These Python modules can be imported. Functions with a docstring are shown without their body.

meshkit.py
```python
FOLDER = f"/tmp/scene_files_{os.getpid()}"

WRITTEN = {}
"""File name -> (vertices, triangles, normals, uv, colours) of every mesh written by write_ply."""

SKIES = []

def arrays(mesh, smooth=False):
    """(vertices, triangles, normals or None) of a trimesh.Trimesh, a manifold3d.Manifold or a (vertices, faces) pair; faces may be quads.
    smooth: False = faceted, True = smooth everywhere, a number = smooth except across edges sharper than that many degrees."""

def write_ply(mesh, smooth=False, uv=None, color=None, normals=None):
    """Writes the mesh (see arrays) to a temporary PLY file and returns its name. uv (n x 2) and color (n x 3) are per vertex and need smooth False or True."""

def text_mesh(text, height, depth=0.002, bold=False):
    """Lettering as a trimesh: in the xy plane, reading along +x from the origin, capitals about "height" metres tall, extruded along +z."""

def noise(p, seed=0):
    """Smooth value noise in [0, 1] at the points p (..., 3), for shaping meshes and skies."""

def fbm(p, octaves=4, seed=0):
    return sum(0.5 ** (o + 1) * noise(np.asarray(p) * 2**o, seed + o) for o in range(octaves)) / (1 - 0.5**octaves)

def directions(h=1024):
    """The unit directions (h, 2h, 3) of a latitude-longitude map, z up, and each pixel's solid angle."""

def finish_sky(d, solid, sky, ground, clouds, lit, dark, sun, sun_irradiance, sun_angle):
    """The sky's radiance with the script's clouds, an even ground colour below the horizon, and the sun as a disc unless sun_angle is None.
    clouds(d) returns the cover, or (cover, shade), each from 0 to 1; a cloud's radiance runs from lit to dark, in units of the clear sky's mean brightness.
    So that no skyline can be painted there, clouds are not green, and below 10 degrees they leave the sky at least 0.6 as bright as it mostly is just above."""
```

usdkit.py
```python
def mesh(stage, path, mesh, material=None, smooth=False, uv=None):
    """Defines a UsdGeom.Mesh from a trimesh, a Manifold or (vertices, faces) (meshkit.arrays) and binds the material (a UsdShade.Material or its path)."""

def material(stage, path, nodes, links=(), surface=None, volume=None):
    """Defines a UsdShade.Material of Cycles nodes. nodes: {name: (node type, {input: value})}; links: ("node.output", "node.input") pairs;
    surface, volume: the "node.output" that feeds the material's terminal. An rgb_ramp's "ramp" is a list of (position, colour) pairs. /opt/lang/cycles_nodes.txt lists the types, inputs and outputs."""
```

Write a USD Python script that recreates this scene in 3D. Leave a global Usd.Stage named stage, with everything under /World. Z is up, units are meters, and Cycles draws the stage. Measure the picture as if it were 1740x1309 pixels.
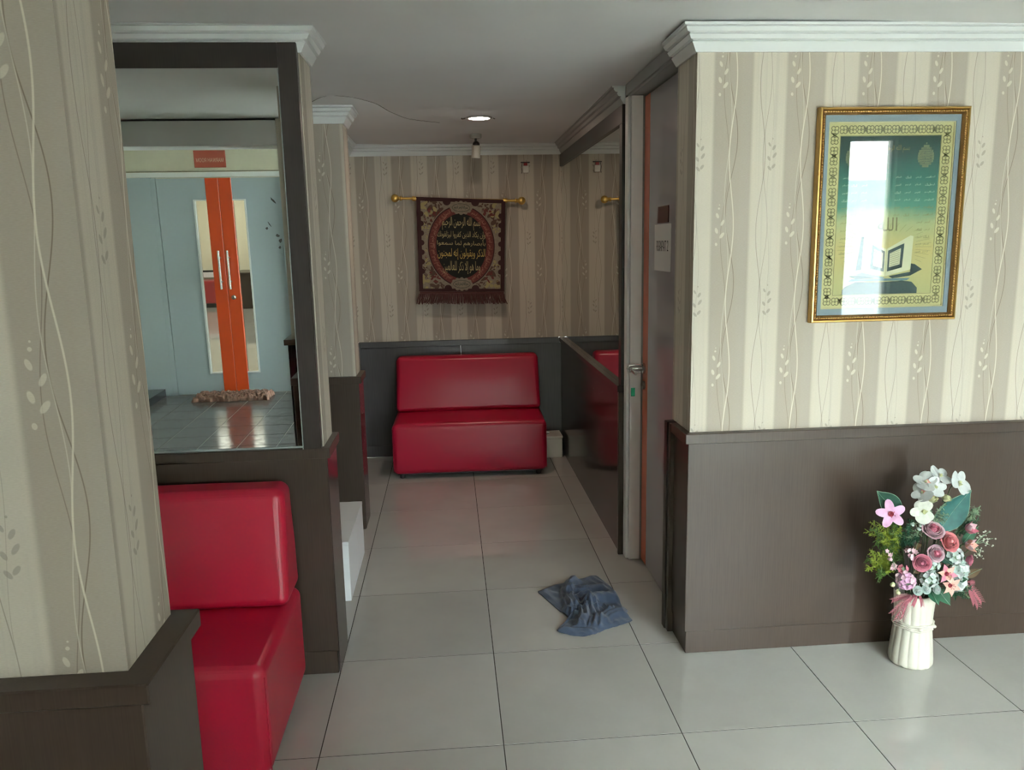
import math, random
import numpy as np
import trimesh
import manifold3d as m3
import shapely
from shapely import affinity
from shapely.geometry import Polygon, LineString, Point, box as sbox
from shapely.ops import unary_union
import usdkit, meshkit
from pxr import Usd, UsdGeom, UsdLux, UsdShade, Gf, Sdf

stage = Usd.Stage.CreateInMemory()
UsdGeom.SetStageUpAxis(stage, 'Z')
UsdGeom.SetStageMetersPerUnit(stage, 1.0)
stage.SetDefaultPrim(UsdGeom.Xform.Define(stage, '/World').GetPrim())
UsdGeom.Scope.Define(stage, '/World/Looks')

# ------------------------------------------------------------------ camera, sky, light, exposure
EXPOSURE = 0.50
SKY = 9.0
LAMP = 120.0
FPX, YAW, PITCH, ROLL = 1349.33, 0.0759775, 0.1768131, -0.0196935
CAM = np.array([-0.1297, -2.36793, 1.63007])
def cam_axes():
    cy, sy, cp, sp = math.cos(YAW), math.sin(YAW), math.cos(PITCH), math.sin(PITCH)
    f = np.array([sy*cp, cy*cp, -sp]); r = np.array([cy, -sy, 0.0]); u = np.cross(r, f)
    cr, sr = math.cos(ROLL), math.sin(ROLL)
    return cr*r + sr*u, -sr*r + cr*u, f
_r, _u, _f = cam_axes()
cam = UsdGeom.Camera.Define(stage, '/World/camera')
cam.CreateHorizontalApertureAttr(36.0)
cam.CreateVerticalApertureAttr(36.0*1309/1740)
cam.CreateFocalLengthAttr(FPX/1740*36.0)
cam.CreateClippingRangeAttr(Gf.Vec2f(0.05, 200.0))
cam.CreateExposureAttr(EXPOSURE)
cam.AddTransformOp().Set(Gf.Matrix4d(*_r, 0, *_u, 0, *(-_f), 0, *CAM, 1))

dome = UsdLux.DomeLight.Define(stage, '/World/sky')
dome.CreateColorAttr(Gf.Vec3f(0.89, 0.985, 0.985))
dome.CreateIntensityAttr(SKY)

# ------------------------------------------------------------------ helpers
used = {}
def numbered(parent, name):
    k = parent + '/' + name
    n = used.get(k, 0); used[k] = n + 1
    return k if n == 0 else f'{k}_{n:03d}'
def tag(p, label=None, cat=None, group=None, kind=None):
    for k, v in (('label', label), ('category', cat), ('group', group), ('kind', kind)):
        if v: p.SetCustomDataByKey(k, v)
    return p
def P(x): return x if isinstance(x, str) else str(x.GetPath())
def thing(name, label, cat, loc=(0,0,0), rotz=0.0, group=None, kind=None, rot=None):
    x = UsdGeom.Xform.Define(stage, numbered('/World', name))
    x.AddTranslateOp().Set(Gf.Vec3d(*map(float, loc)))
    if rot is not None:
        x.AddRotateXYZOp().Set(Gf.Vec3f(*map(float, rot)))
    elif rotz: x.AddRotateZOp().Set(math.degrees(rotz))
    return tag(x.GetPrim(), label, cat, group, kind)
def part(parent, name, mesh, mat, label=None, smooth=False, uv=None, kind=None):
    m = usdkit.mesh(stage, numbered(P(parent), name), mesh, M[mat] if isinstance(mat, str) else mat, smooth=smooth, uv=uv)
    return tag(m.GetPrim(), label, None, None, kind)
def solo(name, mesh, mat, label, cat, smooth=False, group=None, kind=None):
    m = usdkit.mesh(stage, numbered('/World', name), mesh, M[mat], smooth=smooth)
    return tag(m.GetPrim(), label, cat, group, kind)
def dup(root, label, loc, rotz=0.0):
    c = root.GetCustomData()
    r = thing(root.GetName(), label, c['category'], loc, rotz, c.get('group'))
    return r

def bx(x0, x1, y0, y1, z0, z1, bev=0.0):
    if bev <= 0:
        m = trimesh.creation.box([x1-x0, y1-y0, z1-z0])
    else:
        a, b, c = (x1-x0)/2, (y1-y0)/2, (z1-z0)/2
        pts = []
        for sx in (-1, 1):
            for sy in (-1, 1):
                for sz in (-1, 1):
                    pts += [(sx*a, sy*(b-bev), sz*(c-bev)), (sx*(a-bev), sy*b, sz*(c-bev)), (sx*(a-bev), sy*(b-bev), sz*c)]
        m = trimesh.PointCloud(pts).convex_hull
    m.apply_translation([(x0+x1)/2, (y0+y1)/2, (z0+z1)/2])
    return m
def cat_(ms): return trimesh.util.concatenate(list(ms))
def tri(man):
    q = man.to_mesh()
    return trimesh.Trimesh(q.vert_properties[:, :3], q.tri_verts, process=False)
def rbox(x0, x1, y0, y1, z0, z1, r, seg=20):
    s = m3.Manifold.sphere(r, seg)
    pts = [(x, y, z) for x in (x0+r, x1-r) for y in (y0+r, y1-r) for z in (z0+r, z1-r)]
    return tri(m3.Manifold.batch_hull([s.translate(p) for p in pts]))
def hull_spheres(pr, seg=20):
    return tri(m3.Manifold.batch_hull([m3.Manifold.sphere(r, seg).translate(p) for *p, r in pr]))
def refine(tm, n):
    m = m3.Manifold(m3.Mesh(np.asarray(tm.vertices, np.float32), np.asarray(tm.faces, np.uint32)))
    return tri(m.refine_to_length(n))
def tube(pts, r, sides=8, closed_ends=True):
    p = np.asarray(pts, float); n = len(p)
    rr = np.broadcast_to(np.asarray(r, float), (n,))
    t = np.gradient(p, axis=0); t /= np.linalg.norm(t, axis=1, keepdims=True) + 1e-12
    up = np.array([0, 0, 1.0]) if abs(t[0][2]) < 0.9 else np.array([1.0, 0, 0])
    a = np.cross(t[0], up); a /= np.linalg.norm(a)
    V = []; ang = np.arange(sides)*2*np.pi/sides
    for i in range(n):
        a = a - t[i]*(a @ t[i]); a /= np.linalg.norm(a) + 1e-12
        b = np.cross(t[i], a)
        V.append(p[i] + rr[i]*(np.cos(ang)[:, None]*a + np.sin(ang)[:, None]*b))
    V = np.vstack(V); F = []
    for i in range(n-1):
        for j in range(sides):
            k = (j+1) % sides
            F += [(i*sides+j, i*sides+k, (i+1)*sides+k), (i*sides+j, (i+1)*sides+k, (i+1)*sides+j)]
    if closed_ends:
        V = np.vstack([V, p[0], p[-1]]); c0 = len(V)-2
        for j in range(sides):
            k = (j+1) % sides
            F += [(c0, k, j), (c0+1, (n-1)*sides+j, (n-1)*sides+k)]
    return trimesh.Trimesh(V, F, process=False)
def lathe(prof, n=48, closed=True):
    prof = np.asarray(prof, float); k = len(prof); ang = np.arange(n)*2*np.pi/n
    V = np.concatenate([np.stack([prof[:, 0]*np.cos(a), prof[:, 0]*np.sin(a), prof[:, 1]], 1) for a in ang])
    F = []
    for i in range(n):
        j = (i+1) % n
        for q in range(k-1):
            F += [(i*k+q, j*k+q, j*k+q+1), (i*k+q, j*k+q+1, i*k+q+1)]
    return trimesh.Trimesh(V, F, process=False)
def extrude(poly, h):
    gs = [g for g in (poly.geoms if hasattr(poly, 'geoms') else [poly]) if g.geom_type == 'Polygon' and g.area > 1e-9]
    return cat_([trimesh.creation.extrude_polygon(g, h, engine='earcut') for g in gs])
def upright(m, x, y, z):
    """A flat mesh in xy (reading +x, thickness +z) stood up in the xz plane facing -y, its front towards the viewer."""
    m = m.copy(); v = m.vertices
    m.vertices = np.stack([v[:, 0]+x, y-v[:, 2], v[:, 1]+z], 1)
    return m
def grid_slab(X, Y, top, bottom):
    """closed slab from two (n,m) height arrays"""
    n, m = X.shape
    Vt = np.stack([X, Y, top], -1).reshape(-1, 3); Vb = np.stack([X, Y, bottom], -1).reshape(-1, 3)
    idx = np.arange(n*m).reshape(n, m); a, b, c, d = idx[:-1, :-1].ravel(), idx[1:, :-1].ravel(), idx[1:, 1:].ravel(), idx[:-1, 1:].ravel()
    Ft = np.vstack([np.stack([a, b, c], 1), np.stack([a, c, d], 1)]); N = n*m
    Fb = Ft[:, ::-1] + N
    rim = np.concatenate([idx[:, 0], idx[-1, 1:], idx[-2::-1, -1], idx[0, -2:0:-1]])
    nx = np.roll(rim, -1)
    Fs = np.vstack([np.stack([rim, rim+N, nx+N], 1), np.stack([rim, nx+N, nx], 1)])
    return trimesh.Trimesh(np.vstack([Vt, Vb]), np.vstack([Ft, Fb, Fs]), process=False)
def dec(s):
    return unary_union([Polygon(r[0], r[1:]).buffer(0) for r in [[[tuple(map(float, q.split(','))) for q in ring.split(' ')] for ring in g.split('/')] for g in s.split('|')]])
def fit(poly, x, y, w, h):
    b = poly.bounds
    q = affinity.translate(poly, -b[0], -b[1])
    q = affinity.scale(q, w/(b[2]-b[0]), h/(b[3]-b[1]), origin=(0, 0))
    return affinity.translate(q, x, y)

# ------------------------------------------------------------------ materials
M = {}
def mat(name, nodes, links, surface): M[name] = usdkit.material(stage, '/World/Looks/'+name, nodes, links, surface=surface)
def plain(name, color, rough=0.5, metal=0.0, spec=0.5, coat=0.0, noise=0.0, nscale=8.0, bump=0.0, bscale=200.0, sheen=0.0, coat_rough=0.05, trans=0.0):
    nodes = {'p': ('principled_bsdf', {'base_color': color, 'roughness': rough, 'metallic': metal, 'specular_ior_level': spec, 'coat_weight': coat, 'coat_roughness': coat_rough, 'sheen_weight': sheen})}
    links = []
    if noise:
        nodes['g'] = ('texture_coordinate', {})
        nodes['n'] = ('noise_texture', {'scale': nscale, 'detail': 3.0})
        nodes['r'] = ('rgb_ramp', {'ramp': [(0.3, tuple(c*(1-noise) for c in color)), (0.7, tuple(min(1, c*(1+noise)) for c in color))]})
        links += [('g.object', 'n.vector'), ('n.fac', 'r.fac'), ('r.color', 'p.base_color')]
    if bump:
        nodes['g2'] = ('geometry', {})
        nodes['bn'] = ('noise_texture', {'scale': bscale, 'detail': 2.0})
        nodes['b'] = ('bump', {'strength': bump, 'distance': 0.002})
        links += [('g2.position', 'bn.vector'), ('bn.fac', 'b.height'), ('b.normal', 'p.normal')]
    if trans:
        nodes['t'] = ('translucent_bsdf', {'color': color}); nodes['mx'] = ('mix_closure', {'fac': trans})
        links += [('p.BSDF', 'mx.closure1'), ('t.BSDF', 'mx.closure2')]
        if noise: links.append(('r.color', 't.color'))
        mat(name, nodes, links, 'mx.closure'); return
    mat(name, nodes, links, 'p.BSDF')

def wallpaper():
    N = {'a': ('attribute', {'attribute': 'st'}), 's': ('separate_xyz', {})}
    L = [('a.vector', 's.vector')]
    c = [0]
    def nd(kind, ins, **wires):
        c[0] += 1; k = f'k{c[0]}'; N[k] = (kind, ins)
        for i, o in wires.items(): L.append((o, f'{k}.{i}'))
        return k
    def math_(op, v1=None, v2=None, v3=None, clamp=False):
        ins = {'math_type': op, 'use_clamp': clamp}; w = {}
        for i, v in (('value1', v1), ('value2', v2), ('value3', v3)):
            if v is None: continue
            if isinstance(v, str): w[i] = v
            else: ins[i] = v
        return nd('math', ins, **w) + '.value'
    def ramp(v, a, b, lo=0.0, hi=1.0):
        return nd('map_range', {'range_type': 'smoothstep', 'from_min': a, 'from_max': b, 'to_min': lo, 'to_max': hi, 'clamp': True}, value=v) + '.result'
    def mixc(fac, a, b):
        ins, w = {}, {'fac': fac}
        for k, v in (('color1', a), ('color2', b)):
            if isinstance(v, str): w[k] = v
            else: ins[k] = v
        return nd('mix', {'mix_type': 'mix', **ins}, **w) + '.color'
    U, V = 0.265, 0.525
    um = math_('floored_modulo', 's.x', U); vm = math_('floored_modulo', 's.y', V)
    # the broad stripes
    d = math_('absolute', math_('subtract', math_('floored_modulo', math_('add', 's.x', -0.204+U/2), U), U/2))
    light = ramp(d, 0.068, 0.053)
    nz = nd('noise_texture', {'scale': 1.0, 'detail': 2.0}, vector=nd('mapping', {'scale': (55.0, 0.6, 1.0)}, vector='a.vector') + '.vector') + '.fac'
    col = mixc(light, WP_TAUPE, WP_LIGHT)
    col = mixc(ramp(nz, 0.52, 0.75, 0, 0.30), col, WP_GREY)
    thin = ramp(math_('absolute', math_('subtract', um, 0.118)), 0.022, 0.010, 0, 0.35)
    col = mixc(thin, col, WP_GREY)
    vv = math_('multiply', 's.y', 2*math.pi/V)
    for (cx, amp, zmax, w, colr, st) in ((0.072, 0.019, 1.986, 0.0011, WP_BROWN, 0.75), (0.050, 0.013, 1.90, 0.0009, WP_BROWN, 0.55),
                                         (0.073, 0.011, 2.19, 0.0016, WP_CREAM, 0.85), (0.058, 0.010, 2.05, 0.0010, WP_CREAM, 0.45),
                                         (0.182, 0.013, 1.92, 0.0010, WP_BROWN, 0.62), (0.199, 0.012, 2.19, 0.0009, WP_BROWN, 0.5),
                                         (0.214, 0.008, 2.05, 0.0008, WP_TAUPE, 0.6)):
        ph = math.pi/2 - 2*math.pi*(zmax+0.09)/V
        x0 = math_('multiply_add', math_('sine', math_('add', vv, ph)), amp, cx)
        f = ramp(math_('absolute', math_('subtract', um, x0)), w*1.7, w*0.4, 0, st)
        col = mixc(f, col, colr)
    co = nd('combine_xyz', {}, x=um, y=vm) + '.vector'
    def leaves(lst, cu, cv):
        out = None
        for (dx, dy, a, b, rot) in lst:
            m_ = nd('mapping', {'mapping_type': 'texture', 'location': (cu+dx*0.00049, cv-dy*0.00049, 0), 'rotation': (0, 0, math.radians(rot)), 'scale': (a*0.00049, b*0.00049, 1.0)}, vector=co) + '.vector'
            g = nd('gradient_texture', {'gradient_type': 'spherical'}, vector=m_) + '.fac'
            out = g if out is None else math_('maximum', out, g)
        return ramp(out, 0.0, 0.3)
    cream = leaves([(-2, -178, 5, 5, 0), (-5, -152, 9, 9, 0), (-15, -100, 12, 24, 22), (25, -48, 12, 28, -28), (-20, 10, 13, 26, 18), (22, 45, 14, 30, -38), (-20, 110, 11, 14, 10)], 0.031, 0.18)
    dark = leaves([(5, -118, 6, 6, 0), (-18, -78, 9, 19, 30), (16, -55, 12, 24, -30), (22, 0, 12, 27, -34), (-20, 22, 11, 22, 30), (16, 78, 12, 24, -38), (-14, 92, 11, 24, 40)], 0.219, 0.44)
    col = mixc(math_('multiply', cream, 0.6), col, WP_CREAM)
    col = mixc(math_('multiply', dark, 0.55), col, WP_LEAF)
    # woven ground
    lin = nd('noise_texture', {'scale': 1.0, 'detail': 2.0}, vector=nd('mapping', {'scale': (130.0, 700.0, 1.0)}, vector='a.vector') + '.vector') + '.fac'
    col = nd('mix', {'mix_type': 'multiply', 'fac': 1.0}, color1=col, color2=nd('rgb_ramp', {'ramp': [(0.25, (0.90, 0.90, 0.89)), (0.75, (1.0, 1.0, 1.0))]}, fac=lin) + '.color') + '.color'
    bp = nd('bump', {'strength': 0.12, 'distance': 0.001}, height=lin) + '.normal'
    p = nd('principled_bsdf', {'roughness': 0.62, 'specular_ior_level': 0.3}, base_color=col, normal=bp)
    mat('wallpaper', N, L, p + '.BSDF')
WP_LIGHT = (0.570, 0.512, 0.425); WP_TAUPE = (0.398, 0.343, 0.280); WP_GREY = (0.408, 0.364, 0.308)
WP_BROWN = (0.16, 0.118, 0.085); WP_CREAM = (0.70, 0.65, 0.54); WP_LEAF = (0.27, 0.225, 0.18)
wallpaper()

def laminate(name, c0, c1, rough, spec=0.5, coat=0.0, bump=0.08):
    mat(name, {'g': ('geometry', {}), 'm': ('mapping', {'scale': (260.0, 260.0, 7.0)}), 'n': ('noise_texture', {'scale': 1.0, 'detail': 3.0, 'roughness': 0.6}),
               'r': ('rgb_ramp', {'ramp': [(0.3, c0), (0.7, c1)]}), 'b': ('bump', {'strength': bump, 'distance': 0.0005}),
               'p': ('principled_bsdf', {'roughness': rough, 'specular_ior_level': spec, 'coat_weight': coat, 'coat_roughness': 0.12})},
        [('g.position', 'm.vector'), ('m.vector', 'n.vector'), ('n.fac', 'r.fac'), ('r.color', 'p.base_color'), ('n.fac', 'b.height')] + ([('b.normal', 'p.normal')] if bump > 0 else []), 'p.BSDF')
laminate('dado_wood', (0.050, 0.036, 0.027), (0.062, 0.045, 0.034), 0.30, spec=0.35)
laminate('dado_front', (0.050, 0.033, 0.024), (0.059, 0.040, 0.030), 0.30, spec=0.3)
laminate('dado_gloss', (0.040, 0.031, 0.028), (0.058, 0.046, 0.041), 0.16, bump=0.0)
laminate('dado_rear', (0.050, 0.046, 0.048), (0.066, 0.061, 0.062), 0.30)
laminate('frame_wood2', (0.032, 0.025, 0.022), (0.044, 0.034, 0.030), 0.32)  # lighter copy of frame_wood: reflected light put into the right stile
laminate('frame_wood', (0.022, 0.017, 0.015), (0.032, 0.025, 0.021), 0.35)
laminate('black_granite', (0.010, 0.010, 0.011), (0.03, 0.03, 0.031), 0.08)
def tile_mat(name, c, var, rough):
    mat(name, {'g': ('geometry', {}), 'n': ('noise_texture', {'scale': 3.0, 'detail': 5.0, 'roughness': 0.6}), 'o': ('object_info', {}),
               'r': ('rgb_ramp', {'ramp': [(0.3, tuple(x*(1-var) for x in c)), (0.7, tuple(x*(1+var) for x in c))]}),
               'h': ('hsv', {'saturation': 1.0}), 'mr': ('map_range', {'to_min': 0.95, 'to_max': 1.05}),
               'n2': ('noise_texture', {'scale': 14.0, 'detail': 3.0}), 'rr': ('map_range', {'from_min': 0.3, 'from_max': 0.7, 'to_min': rough*0.8, 'to_max': rough*1.25}),
               'p': ('principled_bsdf', {'specular_ior_level': 0.85})},
        [('g.position', 'n.vector'), ('g.position', 'n2.vector'), ('n.fac', 'r.fac'), ('r.color', 'h.color'), ('o.random', 'mr.value'), ('mr.result', 'h.value'), ('h.color', 'p.base_color'),
         ('n2.fac', 'rr.value'), ('rr.result', 'p.roughness')], 'p.BSDF')
tile_mat('tile', (0.475, 0.463, 0.425), 0.05, 0.045)
tile_mat('tile_dark', (0.075, 0.068, 0.062), 0.10, 0.14)
plain('grout', (0.05, 0.046, 0.042), 0.95, spec=0.0)
plain('grout_light', (0.5, 0.49, 0.46), 0.9)
plain('ceiling_paint', (0.78, 0.78, 0.775), 0.75, noise=0.03, nscale=2.0, bump=0.05, bscale=40)
plain('crack_shade', (0.16, 0.15, 0.14), 0.9, spec=0.0)  # for the ribbon that paints the shade inside the crack gap
plain('crown_grey', (0.42, 0.415, 0.40), 0.6)  # shade put into the mirror-wall cornice colour; the lamp rim shares this grey
plain('crown_white', (0.80, 0.82, 0.81), 0.45)
plain('cream_paint', (0.62, 0.60, 0.47), 0.6, noise=0.03)
plain('cream_bright', (0.80, 0.74, 0.55), 0.6)
plain('red_leather', (0.43, 0.008, 0.035), 0.30, spec=0.5, bump=0.12, bscale=260)
plain('red_hall', (0.35, 0.03, 0.03), 0.4)
plain('black_plastic', (0.015, 0.015, 0.016), 0.4)
plain('white_laminate', (0.80, 0.82, 0.83), 0.3)
plain('white_wood', (0.70, 0.66, 0.58), 0.4, noise=0.05)
plain('aluminium', (0.74, 0.71, 0.69), 0.42, noise=0.04, nscale=12)
plain('aluminium_grey', (0.30, 0.29, 0.28), 0.4)
plain('door_grey', (0.36, 0.335, 0.35), 0.13, spec=0.5)
plain('door_blue', (0.40, 0.47, 0.505), 0.35)
plain('door_orange', (0.58, 0.12, 0.055), 0.3)
plain('door_red', (0.55, 0.065, 0.015), 0.3)
plain('steel', (0.72, 0.71, 0.70), 0.18, metal=1.0)
plain('dull_steel', (0.35, 0.34, 0.32), 0.35, metal=1.0)
plain('mirror', (0.80, 0.84, 0.82), 0.0, metal=1.0)
plain('mirror_edge', (0.34, 0.39, 0.38), 0.2)
plain('sign_red', (0.36, 0.075, 0.045), 0.35)
plain('sign_dark', (0.10, 0.032, 0.026), 0.35)
plain('sign_text', (0.62, 0.40, 0.30), 0.5)
plain('paper', (0.62, 0.60, 0.58), 0.7)
plain('ink', (0.07, 0.065, 0.06), 0.7)
plain('green_sticker', (0.0, 0.36, 0.18), 0.4)
plain('gold', (0.55, 0.35, 0.12), 0.32, metal=1.0)
plain('gold_dark', (0.30, 0.165, 0.06), 0.38, metal=1.0, bump=0.6, bscale=320)
plain('brass', (0.80, 0.52, 0.14), 0.33, metal=1.0)
plain('mat_blue', (0.30, 0.37, 0.43), 0.8, bump=0.1, bscale=700)
plain('fillet', (0.70, 0.62, 0.34), 0.35)
plain('print_border', (0.64, 0.58, 0.27), 0.5, noise=0.08, nscale=20)
plain('print_ornament', (0.20, 0.18, 0.07), 0.6)
plain('print_dark', (0.012, 0.045, 0.05), 0.5)
plain('print_blue', (0.10, 0.20, 0.24), 0.5)
plain('print_page', (0.74, 0.72, 0.48), 0.5)
plain('print_gold', (0.22, 0.25, 0.13), 0.5)
plain('print_pale', (0.48, 0.62, 0.45), 0.5)
plain('print_line', (0.28, 0.26, 0.10), 0.6)
mat('print_field', {'g': ('geometry', {}), 's': ('separate_xyz', {}), 'mr': ('map_range', {'from_min': 1.40, 'from_max': 2.02, 'clamp': True}),
                    'n': ('noise_texture', {'scale': 6.0, 'detail': 3.0}), 'ad': ('math', {'math_type': 'multiply_add', 'value2': 0.16, 'value3': -0.08}), 'sum': ('math', {'math_type': 'add'}),
                    'r': ('rgb_ramp', {'ramp': [(0.0, (0.52, 0.50, 0.22)), (0.30, (0.62, 0.51, 0.19)), (0.46, (0.46, 0.50, 0.24)), (0.55, (0.07, 0.27, 0.19)), (0.70, (0.012, 0.15, 0.115)), (0.85, (0.006, 0.060, 0.052)), (1.0, (0.005, 0.028, 0.026))]}),
                    'p': ('principled_bsdf', {'roughness': 0.5})},
    [('g.position', 's.vector'), ('s.z', 'mr.value'), ('g.position', 'n.vector'), ('n.fac', 'ad.value1'), ('mr.result', 'sum.value1'), ('ad.value', 'sum.value2'), ('sum.value', 'r.fac'), ('r.color', 'p.base_color')], 'p.BSDF')
def pane(name, tint):
    mat(name, {'t': ('transparent_bsdf', {'color': tint}), 'g': ('glossy_bsdf', {'color': (1, 1, 1), 'roughness': 0.0}), 'f': ('fresnel', {'IOR': 1.5}), 'm': ('mix_closure', {})},
        [('f.fac', 'm.fac'), ('t.BSDF', 'm.closure1'), ('g.BSDF', 'm.closure2')], 'm.closure')
pane('glass', (0.97, 0.98, 0.97)); pane('window_glass', (0.97, 0.98, 0.98))
def emit(name, col, s): mat(name, {'e': ('emission', {'color': col, 'strength': s})}, [], 'e.emission')
emit('lamp_glow', (1.0, 0.88, 0.74), 9.0)
emit('hall_glow', (1.0, 0.97, 0.85), 9.0)
plain('grey_white', (0.44, 0.43, 0.38), 0.5)
plain('tap_maroon', (0.040, 0.010, 0.010), 0.95, bump=0.5, bscale=500, sheen=0.3)
plain('tap_beige', (0.215, 0.178, 0.13), 0.95, noise=0.12, nscale=60, bump=0.5, bscale=500)
plain('tap_red', (0.13, 0.032, 0.025), 0.95, noise=0.2, nscale=80, bump=0.5, bscale=500)
plain('tap_black', (0.010, 0.011, 0.010), 0.95, bump=0.4, bscale=500)
plain('tap_gold', (0.30, 0.25, 0.11), 0.9)
plain('tap_gold2', (0.38, 0.27, 0.065), 0.9)
plain('tap_pink', (0.34, 0.16, 0.11), 0.9)
plain('tap_green', (0.035, 0.055, 0.035), 0.9)
plain('tap_brown', (0.085, 0.045, 0.03), 0.9)
plain('fringe', (0.085, 0.030, 0.026), 0.95)
plain('towel', (0.046, 0.064, 0.105), 0.95, noise=0.12, nscale=30, bump=0.5, bscale=420, sheen=0.25)
plain('mat_brown', (0.16, 0.085, 0.06), 0.95, noise=0.5, nscale=25)
plain('ceramic', (0.64, 0.61, 0.52), 0.30, noise=0.02)
for n_, c_ in dict(pet_white=(0.62, 0.65, 0.63), pet_cream=(0.60, 0.61, 0.52), pet_grey=(0.45, 0.47, 0.44), pet_pink=(0.68, 0.22, 0.30), pet_pale=(0.76, 0.52, 0.58), pet_rose=(0.60, 0.20, 0.29), pet_coral=(0.75, 0.25, 0.27),
                   pet_orchid=(0.74, 0.42, 0.62), pet_peach=(0.78, 0.42, 0.34), pet_blush=(0.66, 0.54, 0.52), pet_lime=(0.62, 0.64, 0.36), pet_feather=(0.58, 0.20, 0.25), pet_mint=(0.55, 0.66, 0.60)).items():
    plain(n_, c_, 0.55, noise=0.10, nscale=60, trans=0.15)
for n_, c_ in dict(leaf_teal=(0.035, 0.14, 0.125), leaf_dark=(0.022, 0.075, 0.05), leaf_rim=(0.22, 0.36, 0.25), leaf_green=(0.03, 0.12, 0.06), fern=(0.26, 0.33, 0.035), fern_dark=(0.08, 0.16, 0.03), stem=(0.06, 0.11, 0.04), leaf_brown=(0.12, 0.075, 0.035), leaf_pale=(0.24, 0.36, 0.22)).items():
    plain(n_, c_, 0.45, noise=0.18, nscale=40, trans=0.15)
plain('stamen', (0.30, 0.03, 0.05), 0.5)
plain('concrete', (0.60, 0.60, 0.58), 0.8, noise=0.05)
plain('sky_screen', (0.42, 0.45, 0.47), 0.85, noise=0.05)
plain('yellow', (0.60, 0.42, 0.05), 0.5)
# ------------------------------------------------------------------ the setting
H = 2.36
def struct(name, label, cat): return thing(name, label, cat, kind='structure')
def wp_block(parent, x0, x1, y0, y1, z0, z1, ux=0.0, uy=0.0, dz=0.09, name='wallpaper'):
    V, F, T = [], [], []
    def quad(a, b, c, d, ax):
        n = len(V); V.extend([a, b, c, d]); F.extend([(n, n+1, n+2), (n, n+2, n+3)])
        for p in (a, b, c, d): T.append(((p[0]-ux) if ax == 0 else (p[1]-uy), p[2]+dz))
    quad((x0, y0, z0), (x1, y0, z0), (x1, y0, z1), (x0, y0, z1), 0)
    quad((x1, y1, z0), (x0, y1, z0), (x0, y1, z1), (x1, y1, z1), 0)
    quad((x1, y0, z0), (x1, y1, z0), (x1, y1, z1), (x1, y0, z1), 1)
    quad((x0, y1, z0), (x0, y0, z0), (x0, y0, z1), (x0, y1, z1), 1)
    quad((x0, y0, z1), (x1, y0, z1), (x1, y1, z1), (x0, y1, z1), 0)
    quad((x0, y1, z0), (x1, y1, z0), (x1, y0, z0), (x0, y0, z0), 0)
    return part(parent, name, (np.array(V), np.array(F)), 'wallpaper', uv=np.array(T))
def box_part(parent, name, mat_, *b, bev=0.0015): return part(parent, name, bx(*b, bev=bev), mat_)

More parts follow.
